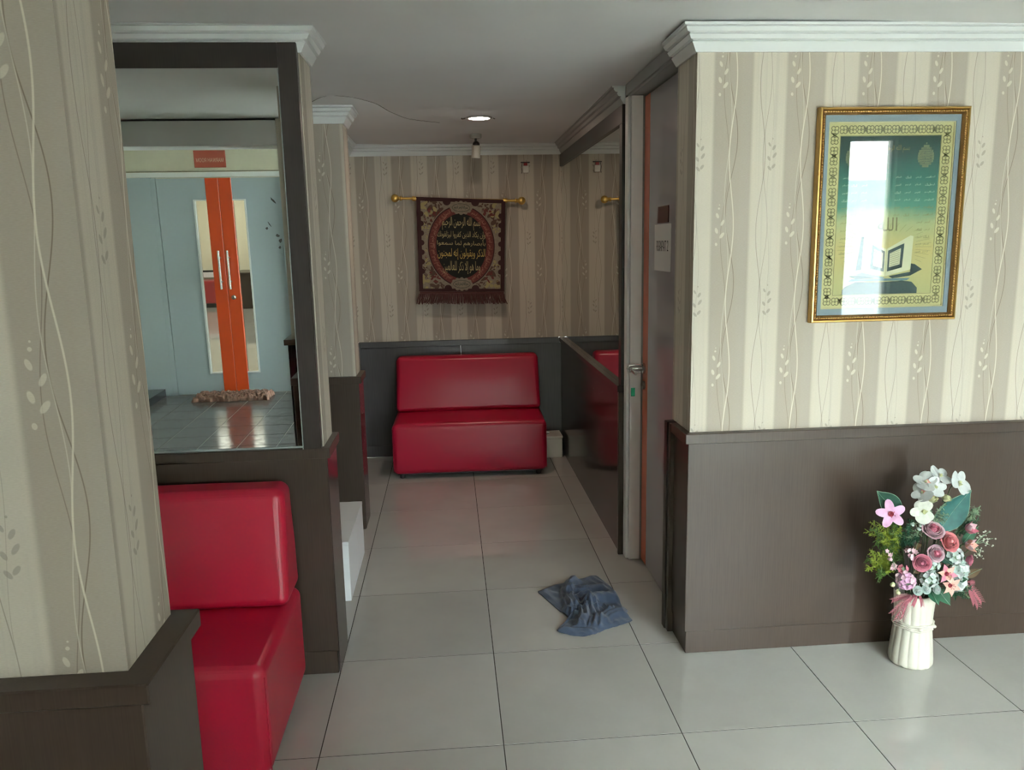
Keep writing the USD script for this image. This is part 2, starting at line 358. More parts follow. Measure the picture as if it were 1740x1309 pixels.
# floor: one slab of mortar and each tile by itself
fl = struct('floor', 'polished beige-grey square tiles with thin dark joints underfoot', 'floor')
part(fl, 'mortar', cat_([bx(-3.6, 5.4, -1.8, 3.9, -0.06, -0.0008), bx(0.0, 0.9, -4.8, -1.8, -0.06, -0.0008), bx(0.9, 5.4, -2.5, -1.8, -0.06, -0.0008)]), 'grout')
part(fl, 'mortar', bx(-3.6, 0.0, -4.8, -1.8, -0.06, -0.004), 'grout_light')
for i in range(-6, 9):
    for j in range(-8, 7):
        if (j < -3 and i < 0) or (j < -4 and i > 1): continue
        g = 0.0016
        y1 = min((j+1)*0.6, 3.9)
        part(fl, 'tile', bx(i*0.6+g, (i+1)*0.6-g, j*0.6+g, y1-g, -0.02, 0.0, bev=0.0003), 'tile')
for i in range(-12, 0):
    for j in range(-16, -6):
        g = 0.003
        part(fl, 'tile', bx(i*0.3+g, (i+1)*0.3-g, j*0.3+g, (j+1)*0.3-g, -0.02, 0.0, bev=0.0007), 'tile_dark')

# ceiling with its slow waves and the crease of peeling board over the corridor
gx = np.unique(np.round(np.concatenate([np.arange(-3.6, -1.0, 0.2), np.arange(-1.0, 0.1, 0.012), np.arange(0.1, 1.2, 0.05), np.arange(1.2, 5.41, 0.2)]), 4))
gy = np.unique(np.round(np.concatenate([np.arange(-4.8, -2.5, 0.2), [-2.5], np.arange(-2.4, 1.6, 0.2), np.arange(1.6, 2.9, 0.012), np.arange(2.9, 3.91, 0.08)]), 4))
GX, GY = np.meshgrid(gx, gy, indexing='ij')
wob = 0.010*np.sin(1.3*GX+0.6)*np.sin(1.1*GY+0.4) + 0.006*np.sin(2.3*GX-1.7*GY)
wob *= np.clip((1.9-np.abs(GX-0.3))/1.0, 0.25, 1)
crack = LineString([(-0.90, 2.06), (-0.826, 2.026), (-0.74, 1.86), (-0.686, 1.828), (-0.586, 1.914), (-0.486, 2.13), (-0.441, 2.37), (-0.354, 2.614), (-0.216, 2.716), (-0.05, 2.76)])
side_poly = Polygon(list(crack.coords) + [(-0.05, 3.3), (-0.9, 3.3)])
near = (GX > -1.0) & (GX < 0.15) & (GY > 1.6) & (GY < 2.95)
sag = np.zeros_like(GX)
pts = shapely.points(GX[near], GY[near])
dist = shapely.distance(pts, crack); ins = shapely.contains(side_poly, pts)
t_ = shapely.line_locate_point(crack, pts, normalized=True)
amp = np.clip(np.sin(np.pi*np.clip(t_, 0.0, 1.0)), 0.0, 1)*0.016
sag[near] = -amp*np.where(ins, np.exp(-dist/0.05), np.exp(-dist/0.11))
low = H + 0.012*wob/0.012 - sag
ce_ = struct('ceiling', 'grey-white painted ceiling with a sagging crease above the corridor', 'ceiling')
iy = int(np.searchsorted(gy, -2.5)); ix = int(np.searchsorted(gx, 1.1))
part(ce_, 'board', grid_slab(GX[:, iy:], GY[:, iy:], np.full_like(GX[:, iy:], H+0.08), low[:, iy:]), 'ceiling_paint', smooth=40)
part(ce_, 'board', grid_slab(GX[:ix, :iy+1], GY[:ix, :iy+1], np.full_like(GX[:ix, :iy+1], H+0.08), low[:ix, :iy+1]), 'ceiling_paint', smooth=40)
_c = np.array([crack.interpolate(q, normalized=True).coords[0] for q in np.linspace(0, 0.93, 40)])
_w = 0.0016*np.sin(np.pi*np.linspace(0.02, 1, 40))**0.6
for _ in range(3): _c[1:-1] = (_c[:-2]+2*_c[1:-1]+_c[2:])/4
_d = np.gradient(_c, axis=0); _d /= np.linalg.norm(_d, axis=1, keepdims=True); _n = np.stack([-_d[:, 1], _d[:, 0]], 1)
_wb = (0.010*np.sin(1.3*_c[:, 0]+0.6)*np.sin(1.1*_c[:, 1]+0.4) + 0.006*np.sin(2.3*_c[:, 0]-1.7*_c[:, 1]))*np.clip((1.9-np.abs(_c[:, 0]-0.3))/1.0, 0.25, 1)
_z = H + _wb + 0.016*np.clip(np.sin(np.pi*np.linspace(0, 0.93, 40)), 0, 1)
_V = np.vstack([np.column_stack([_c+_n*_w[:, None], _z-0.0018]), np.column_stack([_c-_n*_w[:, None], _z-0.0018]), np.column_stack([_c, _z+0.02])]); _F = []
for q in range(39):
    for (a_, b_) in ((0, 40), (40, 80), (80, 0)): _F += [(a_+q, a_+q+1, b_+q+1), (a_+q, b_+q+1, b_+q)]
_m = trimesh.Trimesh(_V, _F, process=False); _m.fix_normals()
part(stage.GetPrimAtPath('/World/ceiling'), 'crack', _m, 'crack_shade', label='dark strip painting the shade inside the ceiling crack')

# plaster cornices: a stepped profile swept along the top of the walls
PROF = [(0.0, -0.082), (0.008, -0.082), (0.027, -0.052), (0.022, -0.046), (0.035, -0.044), (0.043, -0.031), (0.038, -0.026), (0.051, -0.023), (0.059, -0.010), (0.055, -0.007), (0.066, -0.005), (0.066, 0.004), (0.0, 0.004)]
def cornice(name, path, label, scale=1.0, z=H, left=True, mats='crown_white', cut=False):
    """path runs with the room on its right-hand side if left, mitred at corners"""
    p = np.asarray(path, float); n = len(p); V, F = [], []
    d = np.diff(p, axis=0); d /= np.linalg.norm(d, axis=1, keepdims=True)
    nr = np.stack([d[:, 1], -d[:, 0]], 1)
    if not left: nr = -nr
    k = len(PROF)
    for i in range(n):
        if i == 0: m = nr[0]
        elif i == n-1: m = nr[-1]
        else:
            m = nr[i-1] + nr[i]; m = m/(m @ nr[i])
        for (o, h) in PROF:
            q = np.array([p[i, 0]+m[0]*o, p[i, 1]+m[1]*o])
            if cut and tuple(p[i]) == (0.745, 3.74): q = np.array([0.745-o, 3.74-o])   # the two lengths meet in a mitre
            V.append((*q, z+h))
    for i in range(n-1):
        for q in range(k):
            r = (q+1) % k
            F += [(i*k+q, i*k+r, (i+1)*k+r), (i*k+q, (i+1)*k+r, (i+1)*k+q)]
    cap = trimesh.creation.triangulate_polygon(Polygon(PROF), engine='earcut')[1] % k
    for f in cap: F.append(tuple(f[::-1])); F.append(tuple(f+(n-1)*k))
    tm = trimesh.Trimesh(V, F, process=False); tm.fix_normals()
    s = solo(name, tm, mats, label, 'cornice', kind='structure')
    return s

# right front wall (wallpaper above, panelled dado below)
w = struct('wall_right', 'wallpapered wall with dark panelled dado carrying the gilt-framed calligraphy print', 'wall')
wp_block(w, 0.768, 5.4, 0.525, 0.765, 0.905, H-0.001, ux=0.831, uy=0.48, dz=0.09)
box_part(w, 'dado_panel', 'dado_front', 0.757, 2.30, 0.505, 0.69, 0.095, 0.866, bev=0.002)
box_part(w, 'dado_panel', 'dado_front', 2.302, 5.4, 0.505, 0.69, 0.095, 0.866, bev=0.002)
box_part(w, 'dado_cap', 'dado_front', 0.742, 5.4, 0.490, 0.692, 0.866, 0.905, bev=0.002)
box_part(w, 'plinth', 'dado_front', 0.763, 5.4, 0.510, 0.692, 0.0, 0.095, bev=0.002)
box_part(w, 'edge_strip', 'dado_wood', 0.741, 0.80, 0.694, 0.722, 0.0, 0.900, bev=0.002)
box_part(w, 'edge_strip', 'frame_wood', 0.735, 0.80, 0.724, 0.765, 0.0, 0.902, bev=0.002)
cornice('trim_1', [(5.4, 0.525), (0.768, 0.525), (0.768, 0.765)], 'white stepped plaster cornice above the framed print', left=False)

# left front wall carrying the big mirror
w = struct('wall_left', 'wall end with dark panelled dado and mirror behind the nearer red sofa', 'wall')
wp_block(w, -3.6, -0.610, 0.525, 0.735, 0.905, H-0.001, ux=0.02, uy=0.46, dz=0.2)
box_part(w, 'dado_panel', 'dado_wood', -3.6, -0.601, 0.512, 0.745, 0.095, 0.866, bev=0.002)
box_part(w, 'dado_cap', 'dado_wood', -3.6, -0.586, 0.497, 0.755, 0.866, 0.905, bev=0.002)
box_part(w, 'plinth', 'dado_wood', -3.6, -0.606, 0.517, 0.74, 0.0, 0.095, bev=0.002)
part(w, 'side_board', bx(-0.6015, -0.598, 0.515, 0.742, 0.005, 0.864), 'dado_gloss')
cornice('trim_2', [(-3.6, 0.525), (-0.610, 0.525), (-0.610, 0.735)], 'white stepped plaster cornice above the dark mirror frame', left=True)

# second wall end further down the corridor
w = struct('wall_left_rear', 'narrow wallpapered wall end with dark dado further down the corridor', 'wall')
wp_block(w, -1.30, -0.672, 2.125, 2.33, 0.905, H-0.001, ux=-0.83, uy=2.02, dz=0.24)
box_part(w, 'dado_panel', 'dado_wood', -1.30, -0.660, 2.110, 2.34, 0.0, 0.866, bev=0.002)
box_part(w, 'dado_cap', 'dado_wood', -1.30, -0.642, 2.095, 2.35, 0.866, 0.905, bev=0.002)
part(w, 'side_board', bx(-0.6605, -0.657, 2.113, 2.337, 0.005, 0.864), 'dado_gloss')
cornice('trim_3', [(-1.30, 2.125), (-0.672, 2.125), (-0.672, 2.33)], 'short white cornice on the narrow wall end in the corridor', left=True)
# recess between the two wall ends, and the side of the rear bay
w = struct('wall_left_recess', 'wallpapered back of the recess beside the white steps', 'wall')
wp_block(w, -1.42, -1.30, 0.735, 2.125, 0.905, H-0.001, uy=0.1)
box_part(w, 'dado_panel', 'dado_wood', -1.42, -1.285, 0.756, 2.094, 0.0, 0.90)
w = struct('wall_left_bay', 'wallpapered side wall of the bay that holds the far red sofa', 'wall')
wp_block(w, -0.96, -0.835, 2.352, 3.90, 0.905, H-0.001, uy=0.05)
box_part(w, 'dado_panel', 'dado_rear', -0.96, -0.822, 2.352, 3.72, 0.0, 0.90)
cornice('trim_4', [(-0.835, 2.36), (-0.835, 3.74), (0.745, 3.74)], 'white cornice running along the far end of the corridor', left=True, cut=True)
cornice('trim_5', [(0.745, 3.74), (0.745, 1.578)], 'cornice above the tall mirror with shade put into its grey colour, white sawn end', left=True, mats='crown_grey', cut=True)
solo('trim_6', upright(extrude(affinity.scale(Polygon(PROF), -1, 1, origin=(0, 0)).buffer(-0.0005), 0.004), 0.745, 1.5775, H), 'crown_white', 'white sawn end of the cornice above the tall mirror', 'cornice', kind='structure')

# end wall of the corridor
w = struct('wall_back', 'wallpapered end wall of the corridor behind the tapestry and far sofa', 'wall')
wp_block(w, -0.834, 1.0, 3.742, 3.90, 0.905, H-0.001, ux=-0.794, dz=0.346)
box_part(w, 'dado_panel', 'dado_rear', -0.834, -0.057, 3.722, 3.90, 0.09, 0.862, bev=0.002)
box_part(w, 'dado_panel', 'dado_rear', -0.055, 0.7215, 3.722, 3.90, 0.09, 0.862, bev=0.002)
box_part(w, 'dado_cap', 'dado_rear', -0.834, 0.7075, 3.708, 3.90, 0.863, 0.905, bev=0.002)
box_part(w, 'plinth', 'dado_rear', -0.834, 0.7215, 3.727, 3.90, 0.0, 0.089, bev=0.002)

# right side of the corridor: dado and tall mirror
w = struct('wall_right_rear', 'dark glossy dado wall under the tall mirror on the right of the corridor', 'wall')
part(w, 'core', bx(0.748, 0.98, 1.56, 3.741, 0.905, H-0.001), 'frame_wood')
part(w, 'masonry', cat_([bx(0.985, 1.2, 0.77, 3.9, 0.0, H-0.001), bx(0.723, 0.984, 3.7365, 3.9, 0.0, 0.9035)]), 'cream_paint')  # unseen blocks added behind dado and door to keep sky light out
part(w, 'masonry', bx(0.90, 0.984, 0.77, 1.545, 0.0, H-0.001), 'cream_paint')
box_part(w, 'dado_panel', 'dado_gloss', 0.722, 0.98, 1.575, 3.735, 0.0, 0.870, bev=0.002)
box_part(w, 'dado_cap', 'dado_gloss', 0.708, 0.98, 1.56, 3.735, 0.871, 0.903, bev=0.002)
box_part(w, 'end_board', 'dado_wood', 0.712, 0.98, 1.548, 1.574, 0.0, 0.870, bev=0.002)

# the near column at the left edge
w = struct('wall_column', 'square wallpapered column with dark panelled base at the near left', 'column')
wp_block(w, -0.940, -0.715, -1.030, -0.812, 0.902, H-0.001, ux=-0.841, uy=-1.16, dz=0.354)
box_part(w, 'dado_panel', 'dado_front', -0.968, -0.683, -1.062, -0.800, 0.0, 0.862, bev=0.003)
box_part(w, 'dado_cap', 'dado_front', -0.978, -0.664, -1.080, -0.790, 0.863, 0.902, bev=0.003)

# the side walls of the front room and the entrance wall behind the camera
WY = -4.55
w = struct('wall_side_left', 'plain cream side wall of the front room', 'wall')
part(w, 'plaster', bx(-3.75, -3.6, -4.8, 0.75, -0.06, H+0.05), 'cream_paint')
w = struct('wall_side_right', 'plain cream side wall at the right end of the front room', 'wall')
part(w, 'plaster', bx(5.4, 5.55, -2.5, 0.75, -0.06, H+0.05), 'cream_paint')
DX = -2.285; LW = 0.575; BZ = 2.19
w = struct('wall_entrance', 'cream wall around the double door, facing the mirror', 'wall')
part(w, 'plaster', cat_([bx(DX-LW-0.05, DX+LW+0.05, WY-0.14, WY, 2.16, H), bx(-3.6, -3.25, WY-0.14, WY, 0, H), bx(-3.25, DX-LW-0.05, WY-0.14, WY, 2.16, H), bx(DX+LW+0.05, -1.45, WY-0.14, WY, 0, H), bx(-1.45, 0.65, WY-0.14, WY, 2.28, H), bx(0.65, 1.04, WY-0.14, WY, 0, H)]), 'cream_paint')
part(w, 'side_panel', bx(-3.25, DX-LW-0.0505, WY-0.10, WY-0.047, 0.0, 2.104), 'door_blue')
part(w, 'corner_board', bx(-3.25, -2.97, WY-0.02, WY+1.3, 0.0, 0.075), 'black_granite')
pl_ = struct('wall_pillar', 'wallpapered pillar with black dado reflected at the right edge of the mirror', 'pillar')
wp_block(pl_, -1.225, -0.95, -2.46, -2.16, 0.905, H-0.001, ux=-1.2, uy=-2.4, dz=0.3)
part(pl_, 'dado_panel', bx(-1.252, -0.935, -2.475, -2.145, 0.0, 0.865, bev=0.002), 'black_granite'); box_part(pl_, 'dado_cap', 'dado_wood', -1.275, -0.915, -2.495, -2.125, 0.866, 0.905, bev=0.002)
part(struct('ceiling_beam', 'dropped ceiling beam over the pillar behind the camera, seen in the mirror', 'beam'), 'beam', bx(-3.6, -1.226, -2.46, -2.16, BZ, 2.349, bev=0.003), 'ceiling_paint')
# the daylight side: a glazed front to the right of the camera and its return towards the entrance
FY, FXR = -2.35, 0.90
openings = {'wall_front': [(1.10, 2.30, 0.06, 1.80), (2.79, 3.15, 0.0, 2.345), (4.20, 4.90, 0.06, 1.80)], 'wall_return': [(-4.35, -2.55, 0.06, 2.25)], 'wall_entrance': [(-1.45, 0.65, 0.0, 2.28)]}  # the entrance opening is added to bring daylight onto the near column
def wall_with(name, label, alongx, at_, a0, a1, ops):
    w = struct(name, label, 'wall'); x = a0; bl = []
    def B(u0, u1, z0, z1): return bx(u0, u1, at_-0.14, at_, z0, z1) if alongx else bx(at_, at_+0.14, u0, u1, z0, z1)
    for (u0, u1, z0, z1) in ops:
        bl.append(B(x, u0, 0, H)); x = u1
        if z0 > 0: bl.append(B(u0, u1, 0, z0))
        bl.append(B(u0, u1, z1, H))
    bl.append(B(x, a1, 0, H)); part(w, 'plaster', cat_(bl), 'cream_paint')
wall_with('wall_front', 'cream wall with tall windows to the right of the camera', True, FY, 1.04, 5.4, openings['wall_front'])
wall_with('wall_return', 'cream return wall with a window beside the entrance area', False, FXR, WY, FY, openings['wall_return'])
k_ = 0
for wl, alongx, at_ in (('wall_front', True, FY), ('wall_return', False, FXR), ('wall_entrance', True, WY)):
    for (a, b, z0, z1) in openings[wl]:
        k_ += 1
        w = struct(f'window_{k_}', ('wide glazed window nearest the camera on the right', 'narrow full-height window reflected in the framed print', 'wide glazed window at the far right end of the front room', 'glazed window lighting the entrance area behind the camera', 'glazed entrance added behind the camera to light the near column')[k_-1], 'window')
        def B(u0, u1, d0, d1, q0, q1): return bx(u0, u1, at_-d1, at_-d0, q0, q1) if alongx else bx(at_+d0, at_+d1, u0, u1, q0, q1)
        part(w, 'frame', cat_([B(a, b, 0.04, 0.10, z0, z0+0.03), B(a, b, 0.04, 0.10, z1-0.03, z1), B(a, a+0.02, 0.04, 0.10, z0+0.03, z1-0.03), B(b-0.02, b, 0.04, 0.10, z0+0.03, z1-0.03)]), 'aluminium')
        nm_ = 2 if b-a > 1 else 1; xs = np.linspace(a+0.02, b-0.02, nm_+1)
        for q in range(nm_):
            if q: part(w, 'mullion', B(xs[q]-0.012, xs[q]+0.012, 0.05, 0.09, z0+0.03, z1-0.03), 'aluminium')
            part(w, 'pane', B(xs[q]+(0.012 if q else 0), xs[q+1]-(0.012 if q < nm_-1 else 0), 0.069, 0.073, z0+0.03, z1-0.03), 'window_glass')
solo('wall_garden', cat_([bx(0.36, 14.0, -9.2, -9.0, -0.03, 2.5), bx(13.8, 14.0, -9.0, FY, -0.03, 2.5)]), 'sky_screen', 'pale wall added beyond the terrace to cut off the low sky', 'wall', kind='structure')  # unseen wall added to darken the low sky reflected in the print
solo('terrace', cat_([bx(1.04, 14.0, -14.0, FY-0.14, -0.14, -0.03), bx(0.36, 1.04, -14.0, WY-0.14, -0.14, -0.03)]), 'concrete', 'pale concrete ground outside the windows', 'ground', kind='structure')

# double door with orange stiles and slim glass lights (seen in the mirror)
d2 = struct('door_2', 'blue-grey double door with orange-red centre stiles and slim glass lights', 'door')
part(d2, 'jamb', bx(DX-LW-0.05, DX-LW-0.001, WY-0.13, WY-0.0475, 0, 2.10), 'door_blue')
part(d2, 'jamb', bx(DX+LW, DX+LW+0.05, WY-0.13, WY-0.02, 0, 2.10), 'door_blue')
part(d2, 'head', bx(-3.25, DX+LW+0.05, WY-0.13, WY+0.015, 2.105, 2.15), 'crown_white')
GZ0, GZ1 = 0.21, 1.90
for s in (-1, 1):
    e0, e1, e2 = 0.002, 0.121, 0.245
    def X(a, b): return (DX+a, DX+b) if s > 0 else (DX-b, DX-a)
    part(d2, 'stile', bx(*X(e0, e1), WY-0.09, WY-0.045, 0.006, 2.098, bev=0.002), 'door_red', label='orange-red centre stile')
    part(d2, 'leaf', cat_([bx(*X(e2, LW-0.003), WY-0.088, WY-0.048, 0.006, 2.098), bx(*X(e1, e2), WY-0.088, WY-0.048, 0.006, GZ0), bx(*X(e1, e2), WY-0.088, WY-0.048, GZ1, 2.098)]), 'door_blue')
    gl = part(d2, 'glass_light', cat_([bx(*X(e2-0.016, e2), WY-0.086, WY-0.042, GZ0, GZ1), bx(*X(e1, e2-0.016), WY-0.086, WY-0.042, GZ0, GZ0+0.012), bx(*X(e1, e2-0.016), WY-0.086, WY-0.042, GZ1-0.012, GZ1)]), 'crown_white')
    part(gl, 'pane', bx(*X(e1+0.0005, e2-0.0165), WY-0.070, WY-0.066, GZ0+0.0125, GZ1-0.0125), 'glass')
    hx = DX + s*0.042
    hd = part(d2, 'handle', tube([(hx, WY+0.01, 1.05), (hx, WY+0.01, 1.42)], 0.011, 14), 'steel', label='long chrome bar handle')
    part(hd, 'standoff', cat_([tube([(hx, WY+0.002, z), (hx, WY-0.044, z)], 0.008, 10) for z in (1.12, 1.35)]), 'dull_steel')
part(d2, 'lock_knob', lathe([(0.0, 0.03), (0.012, 0.03), (0.021, 0.022), (0.022, 0.008), (0.014, 0.0), (0.0, 0.0)], 24).apply_transform(trimesh.transformations.rotation_matrix(-math.pi/2, [1, 0, 0])).apply_translation((DX+0.055, WY-0.045, 0.965)), 'dull_steel', smooth=40)
rng = np.random.default_rng(5)
def blob(cx, cz, a, b, rot, seed):
    r_ = np.random.default_rng(seed); th = np.linspace(0, 2*np.pi, 14, endpoint=False); rr = 1+0.35*r_.standard_normal(14).clip(-1, 1)*0.7
    q = Polygon(np.stack([np.cos(th)*a*rr, np.sin(th)*b*rr], 1)).buffer(0)
    return affinity.translate(affinity.rotate(q, rot), cx, cz)
scuffs = unary_union([blob(DX-0.50, 1.88, 0.008, 0.035, -40, 1), blob(DX-0.42, 1.62, 0.012, 0.012, 0, 2), blob(DX-0.45, 1.66, 0.005, 0.03, -30, 3), blob(DX-0.52, 1.55, 0.02, 0.012, 20, 4), blob(DX-0.54, 1.50, 0.012, 0.02, 20, 6), blob(DX-0.53, 1.44, 0.01, 0.014, 20, 8)])
sc = extrude(scuffs, 0.0006); v_ = sc.vertices.copy(); sc.vertices = np.stack([2*DX - v_[:, 0], WY-0.0478+v_[:, 2], v_[:, 1]], 1); sc.fix_normals()
part(d2, 'scuff_marks', sc, 'ink', label='dark scuff marks', kind='stuff')
# hall beyond the double door
for nm, b_, lb in (('wall_hall_far', (-8.2, 0.2, -13.2, -13.05), 'cream far wall of the hall seen through the door glass'), ('wall_hall_left', (-8.35, -8.2, -13.2, -4.7), 'cream left wall of the hall beyond the double door'),
                   ('wall_hall_right', (0.2, 0.35, -13.2, -4.7), 'cream right wall of the hall beyond the double door'), ('wall_hall_near', (-8.2, -3.6, -4.82, -4.7), 'cream near wall of the hall beyond the double door')):
    part(struct(nm, lb, 'wall'), 'plaster', bx(*b_, 0.0, 2.7), 'cream_bright')
part(struct('floor_hall', 'glossy floor of the hall beyond the double door', 'floor'), 'slab', bx(-8.2, 0.2, -13.05, -4.8, -0.06, 0.0), 'tile')
part(struct('ceiling_hall', 'ceiling of the hall beyond the double door', 'ceiling'), 'board', bx(-8.2, 0.2, -13.05, -4.7, 2.62, 2.70), 'ceiling_paint')
for k in range(3):
    lp = thing('hall_light', f'square ceiling lamp in the hall beyond the double door, {("nearest the door","in the middle","farthest from the door")[k]}', 'ceiling lamp', (-4.2, -6.6-2.5*k, 2.6))
    part(lp, 'frame', cat_([bx(-0.62, 0.62, -0.42, -0.40, 0.0, 0.019), bx(-0.62, 0.62, 0.40, 0.42, 0.0, 0.019), bx(-0.62, -0.60, -0.40, 0.40, 0, 0.019), bx(0.60, 0.62, -0.40, 0.40, 0, 0.019)]), 'aluminium')
    part(lp, 'diffuser', bx(-0.598, 0.598, -0.398, 0.398, 0.004, 0.014), 'hall_glow')
hb = thing('hall_bench', 'long red bench along the far wall behind the door glass', 'bench', (-6.4, -12.8, 0))
part(hb, 'seat', rbox(-1.5, 2.05, -0.2, 0.28, 0.08, 0.52, 0.03, 12), 'red_hall', smooth=40)
part(hb, 'base', bx(-1.45, 2.00, -0.18, 0.24, 0.0, 0.08), 'black_plastic')
hb2 = thing('hall_bench', 'short red bench right of the brown cabinet behind the door glass', 'bench', (-2.9, -12.8, 0))
part(hb2, 'seat', rbox(-0.7, 0.9, -0.2, 0.28, 0.08, 0.52, 0.03, 12), 'red_hall', smooth=40)
part(hb2, 'base', bx(-0.65, 0.85, -0.18, 0.24, 0.0, 0.08), 'black_plastic')
hl = thing('hall_ledge', 'white ledge with black edge above the red hall bench', 'shelf', (-6.4, -13.04, 0.56))
part(hl, 'board', bx(-1.6, 2.1, 0.0, 0.10, 0.0, 0.10), 'white_laminate'); part(hl, 'edge', bx(-1.6, 2.1, 0.0, 0.08, 0.102, 0.135), 'black_plastic')
hc = thing('hall_cabinet', 'low dark brown cabinet in the hall behind the door glass', 'cabinet', (-3.95, -12.6, 0))
part(hc, 'body', bx(-0.28, 0.28, -0.4, 0.4, 0.0, 0.66, bev=0.004), 'dado_wood'); part(hc, 'top', bx(-0.30, 0.30, -0.42, 0.42, 0.661, 0.69, bev=0.004), 'dado_wood')

# corridor door on the right, its aluminium frame and head
d1 = struct('door_1', 'grey laminate door with terracotta edge strip on the right of the corridor', 'door')
part(d1, 'leaf', bx(0.815, 0.855, 0.775, 1.372, 0.008, 2.295, bev=0.002), 'door_grey')
part(d1, 'edge_strip', bx(0.8145, 0.8555, 1.3725, 1.468, 0.008, 2.295, bev=0.002), 'door_orange', label='terracotta edge strip')
part(d1, 'jamb', cat_([bx(0.752, 0.806, 1.470, 1.546, 0.004, 2.300), bx(0.738, 0.750, 1.486, 1.546, 0.004, 2.300)]), 'aluminium')
part(d1, 'jamb', cat_([bx(0.806, 0.87, 1.4695, 1.546, 0.0, 2.3005)]), 'aluminium_grey')
part(d1, 'head', cat_([bx(0.752, 0.87, 0.766, 1.546, 2.3015, 2.362), bx(0.740, 0.751, 0.766, 1.546, 2.312, 2.362)]), 'aluminium_grey')
hd = part(d1, 'handle', tube([(0.80, 1.425, 1.012), (0.772, 1.425, 1.012), (0.757, 1.430, 1.010), (0.752, 1.450, 1.006), (0.752, 1.50, 1.004), (0.753, 1.520, 1.004)][:4] + [(0.750, 1.40, 1.002), (0.750, 1.34, 1.000)], 0.0075, 12), 'steel', smooth=40, label='chrome lever handle')
part(hd, 'rose', tube([(0.8135, 1.425, 1.012), (0.803, 1.425, 1.012)], 0.026, 24), 'steel')
part(hd, 'loop', tube([(0.800, 1.447, 1.024), (0.768, 1.448, 1.026), (0.745, 1.450, 1.022), (0.735, 1.450, 1.008), (0.745, 1.450, 0.995), (0.768, 1.448, 0.992), (0.800, 1.446, 0.992)], 0.0055, 10), 'steel', smooth=40)
part(d1, 'lock', cat_([tube([(0.8135, 1.425, 0.928), (0.802, 1.425, 0.928)], 0.021, 24), tube([(0.8015, 1.425, 0.928), (0.796, 1.425, 0.928)], 0.009, 16)]), 'dull_steel', label='round lock cylinder')
sg = thing('name_plate', 'small dark red name plate high on the grey corridor door', 'sign', (0.8145, 1.115, 1.705))
part(sg, 'plate', bx(-0.004, 0.0, -0.085, 0.085, 0.0, 0.072, bev=0.001), 'sign_dark')
def on_door(txt, h, w_, x, yc, z, depth=0.0006):
    t = meshkit.text_mesh(txt, h, depth); b = t.bounds; v = t.vertices.copy(); k = w_/(b[1][0]-b[0][0])
    t.vertices = np.stack([x - v[:, 2], yc - (v[:, 0]-(b[0][0]+b[1][0])/2)*k, z + v[:, 1]], 1)
    t.fix_normals(); return t
pp = thing('paper_notice', 'white paper notice with dark capitals taped to the grey corridor door', 'notice', (0.8145, 1.125, 1.495))
part(pp, 'sheet', bx(-0.0012, 0.0, -0.135, 0.135, 0.0, 0.205), 'paper')
part(pp, 'lettering', on_door('R.RAPAT 2', 0.045, 0.190, -0.0013, 0.0, 0.088), 'ink')
gs = solo('sticker', rbox(0.768, 0.788, 1.4675, 1.4695, 0.862, 0.905, 0.0009, 8) if False else bx(0.757, 0.777, 1.4675, 1.4697, 0.865, 0.908, bev=0.0008), 'green_sticker', 'small green sticker on the white door jamb below the handle', 'sticker')

# mirrors
mr = thing('wall_mirror', 'large mirror in a dark frame above the nearer red sofa', 'mirror', (0, 0.5245, 0.9055))
TILT = math.radians(1.1)
hh = 1.322
x0, x1 = -1.95, -0.676
g = bx(x0, x1, -0.004, 0.0, 0.0, hh)
v = g.vertices.copy(); g.vertices = np.stack([v[:, 0], v[:, 1]-0.004-np.tan(TILT)*v[:, 2], v[:, 2]], 1)
part(mr, 'glass', g, 'mirror', label='mirror glass reflecting the double door')
part(mr, 'frame', cat_([bx(x1-0.001, -0.614, -0.036, 0.0, 0.0, 1.3985, bev=0.0015)]), 'frame_wood2', label='right stile of the frame')
part(mr, 'frame', bx(-2.02, x1-0.0015, -0.036, 0.0, 1.318, 1.3985, bev=0.0015), 'frame_wood', label='top rail of the frame')
part(mr, 'frame', bx(-2.02, x0+0.001, -0.036, 0.0, 0.0, 1.3175, bev=0.0015), 'frame_wood', label='left stile of the frame')
part(mr, 'bevel', cat_([bx(x1-0.0045, x1-0.0015, -0.0365, -0.010, 0.0, 1.316), bx(x0+0.002, x1-0.005, -0.0125, -0.009, 0.0, 0.006)]), 'mirror_edge')
m2_ = thing('wall_mirror', 'tall mirror in a dark frame above the dado beside the corridor door', 'mirror', (0.748, 0, 0.9035))
part(m2_, 'glass', bx(-0.009, -0.003, 1.6205, 3.739, 0.0, 1.286), 'mirror')
part(m2_, 'frame', bx(-0.022, -0.001, 1.560, 3.739, 1.2865, 1.373, bev=0.0015), 'frame_wood', label='top rail of the frame')
part(m2_, 'frame', bx(-0.022, -0.001, 1.560, 1.620, 0.0, 1.286, bev=0.0015), 'frame_wood', label='near stile of the frame')

# sign over the double door
sg = thing('door_sign', 'red room sign with pale capitals over the double door', 'sign', (DX-0.04, WY+0.001, 2.19))
part(sg, 'plate', bx(-0.145, 0.145, 0.0, 0.006, 0.0, 0.155, bev=0.002), 'sign_red')
t = meshkit.text_mesh('MARWAH ROOM', 0.036, 0.0012); b = t.bounds; v = t.vertices.copy()
t.vertices = np.stack([-(v[:, 0]-(b[0][0]+b[1][0])/2)*0.25/(b[1][0]-b[0][0]), 0.0062+v[:, 2], 0.050+v[:, 1]], 1); t.fix_normals()
part(sg, 'lettering', t, 'sign_text')

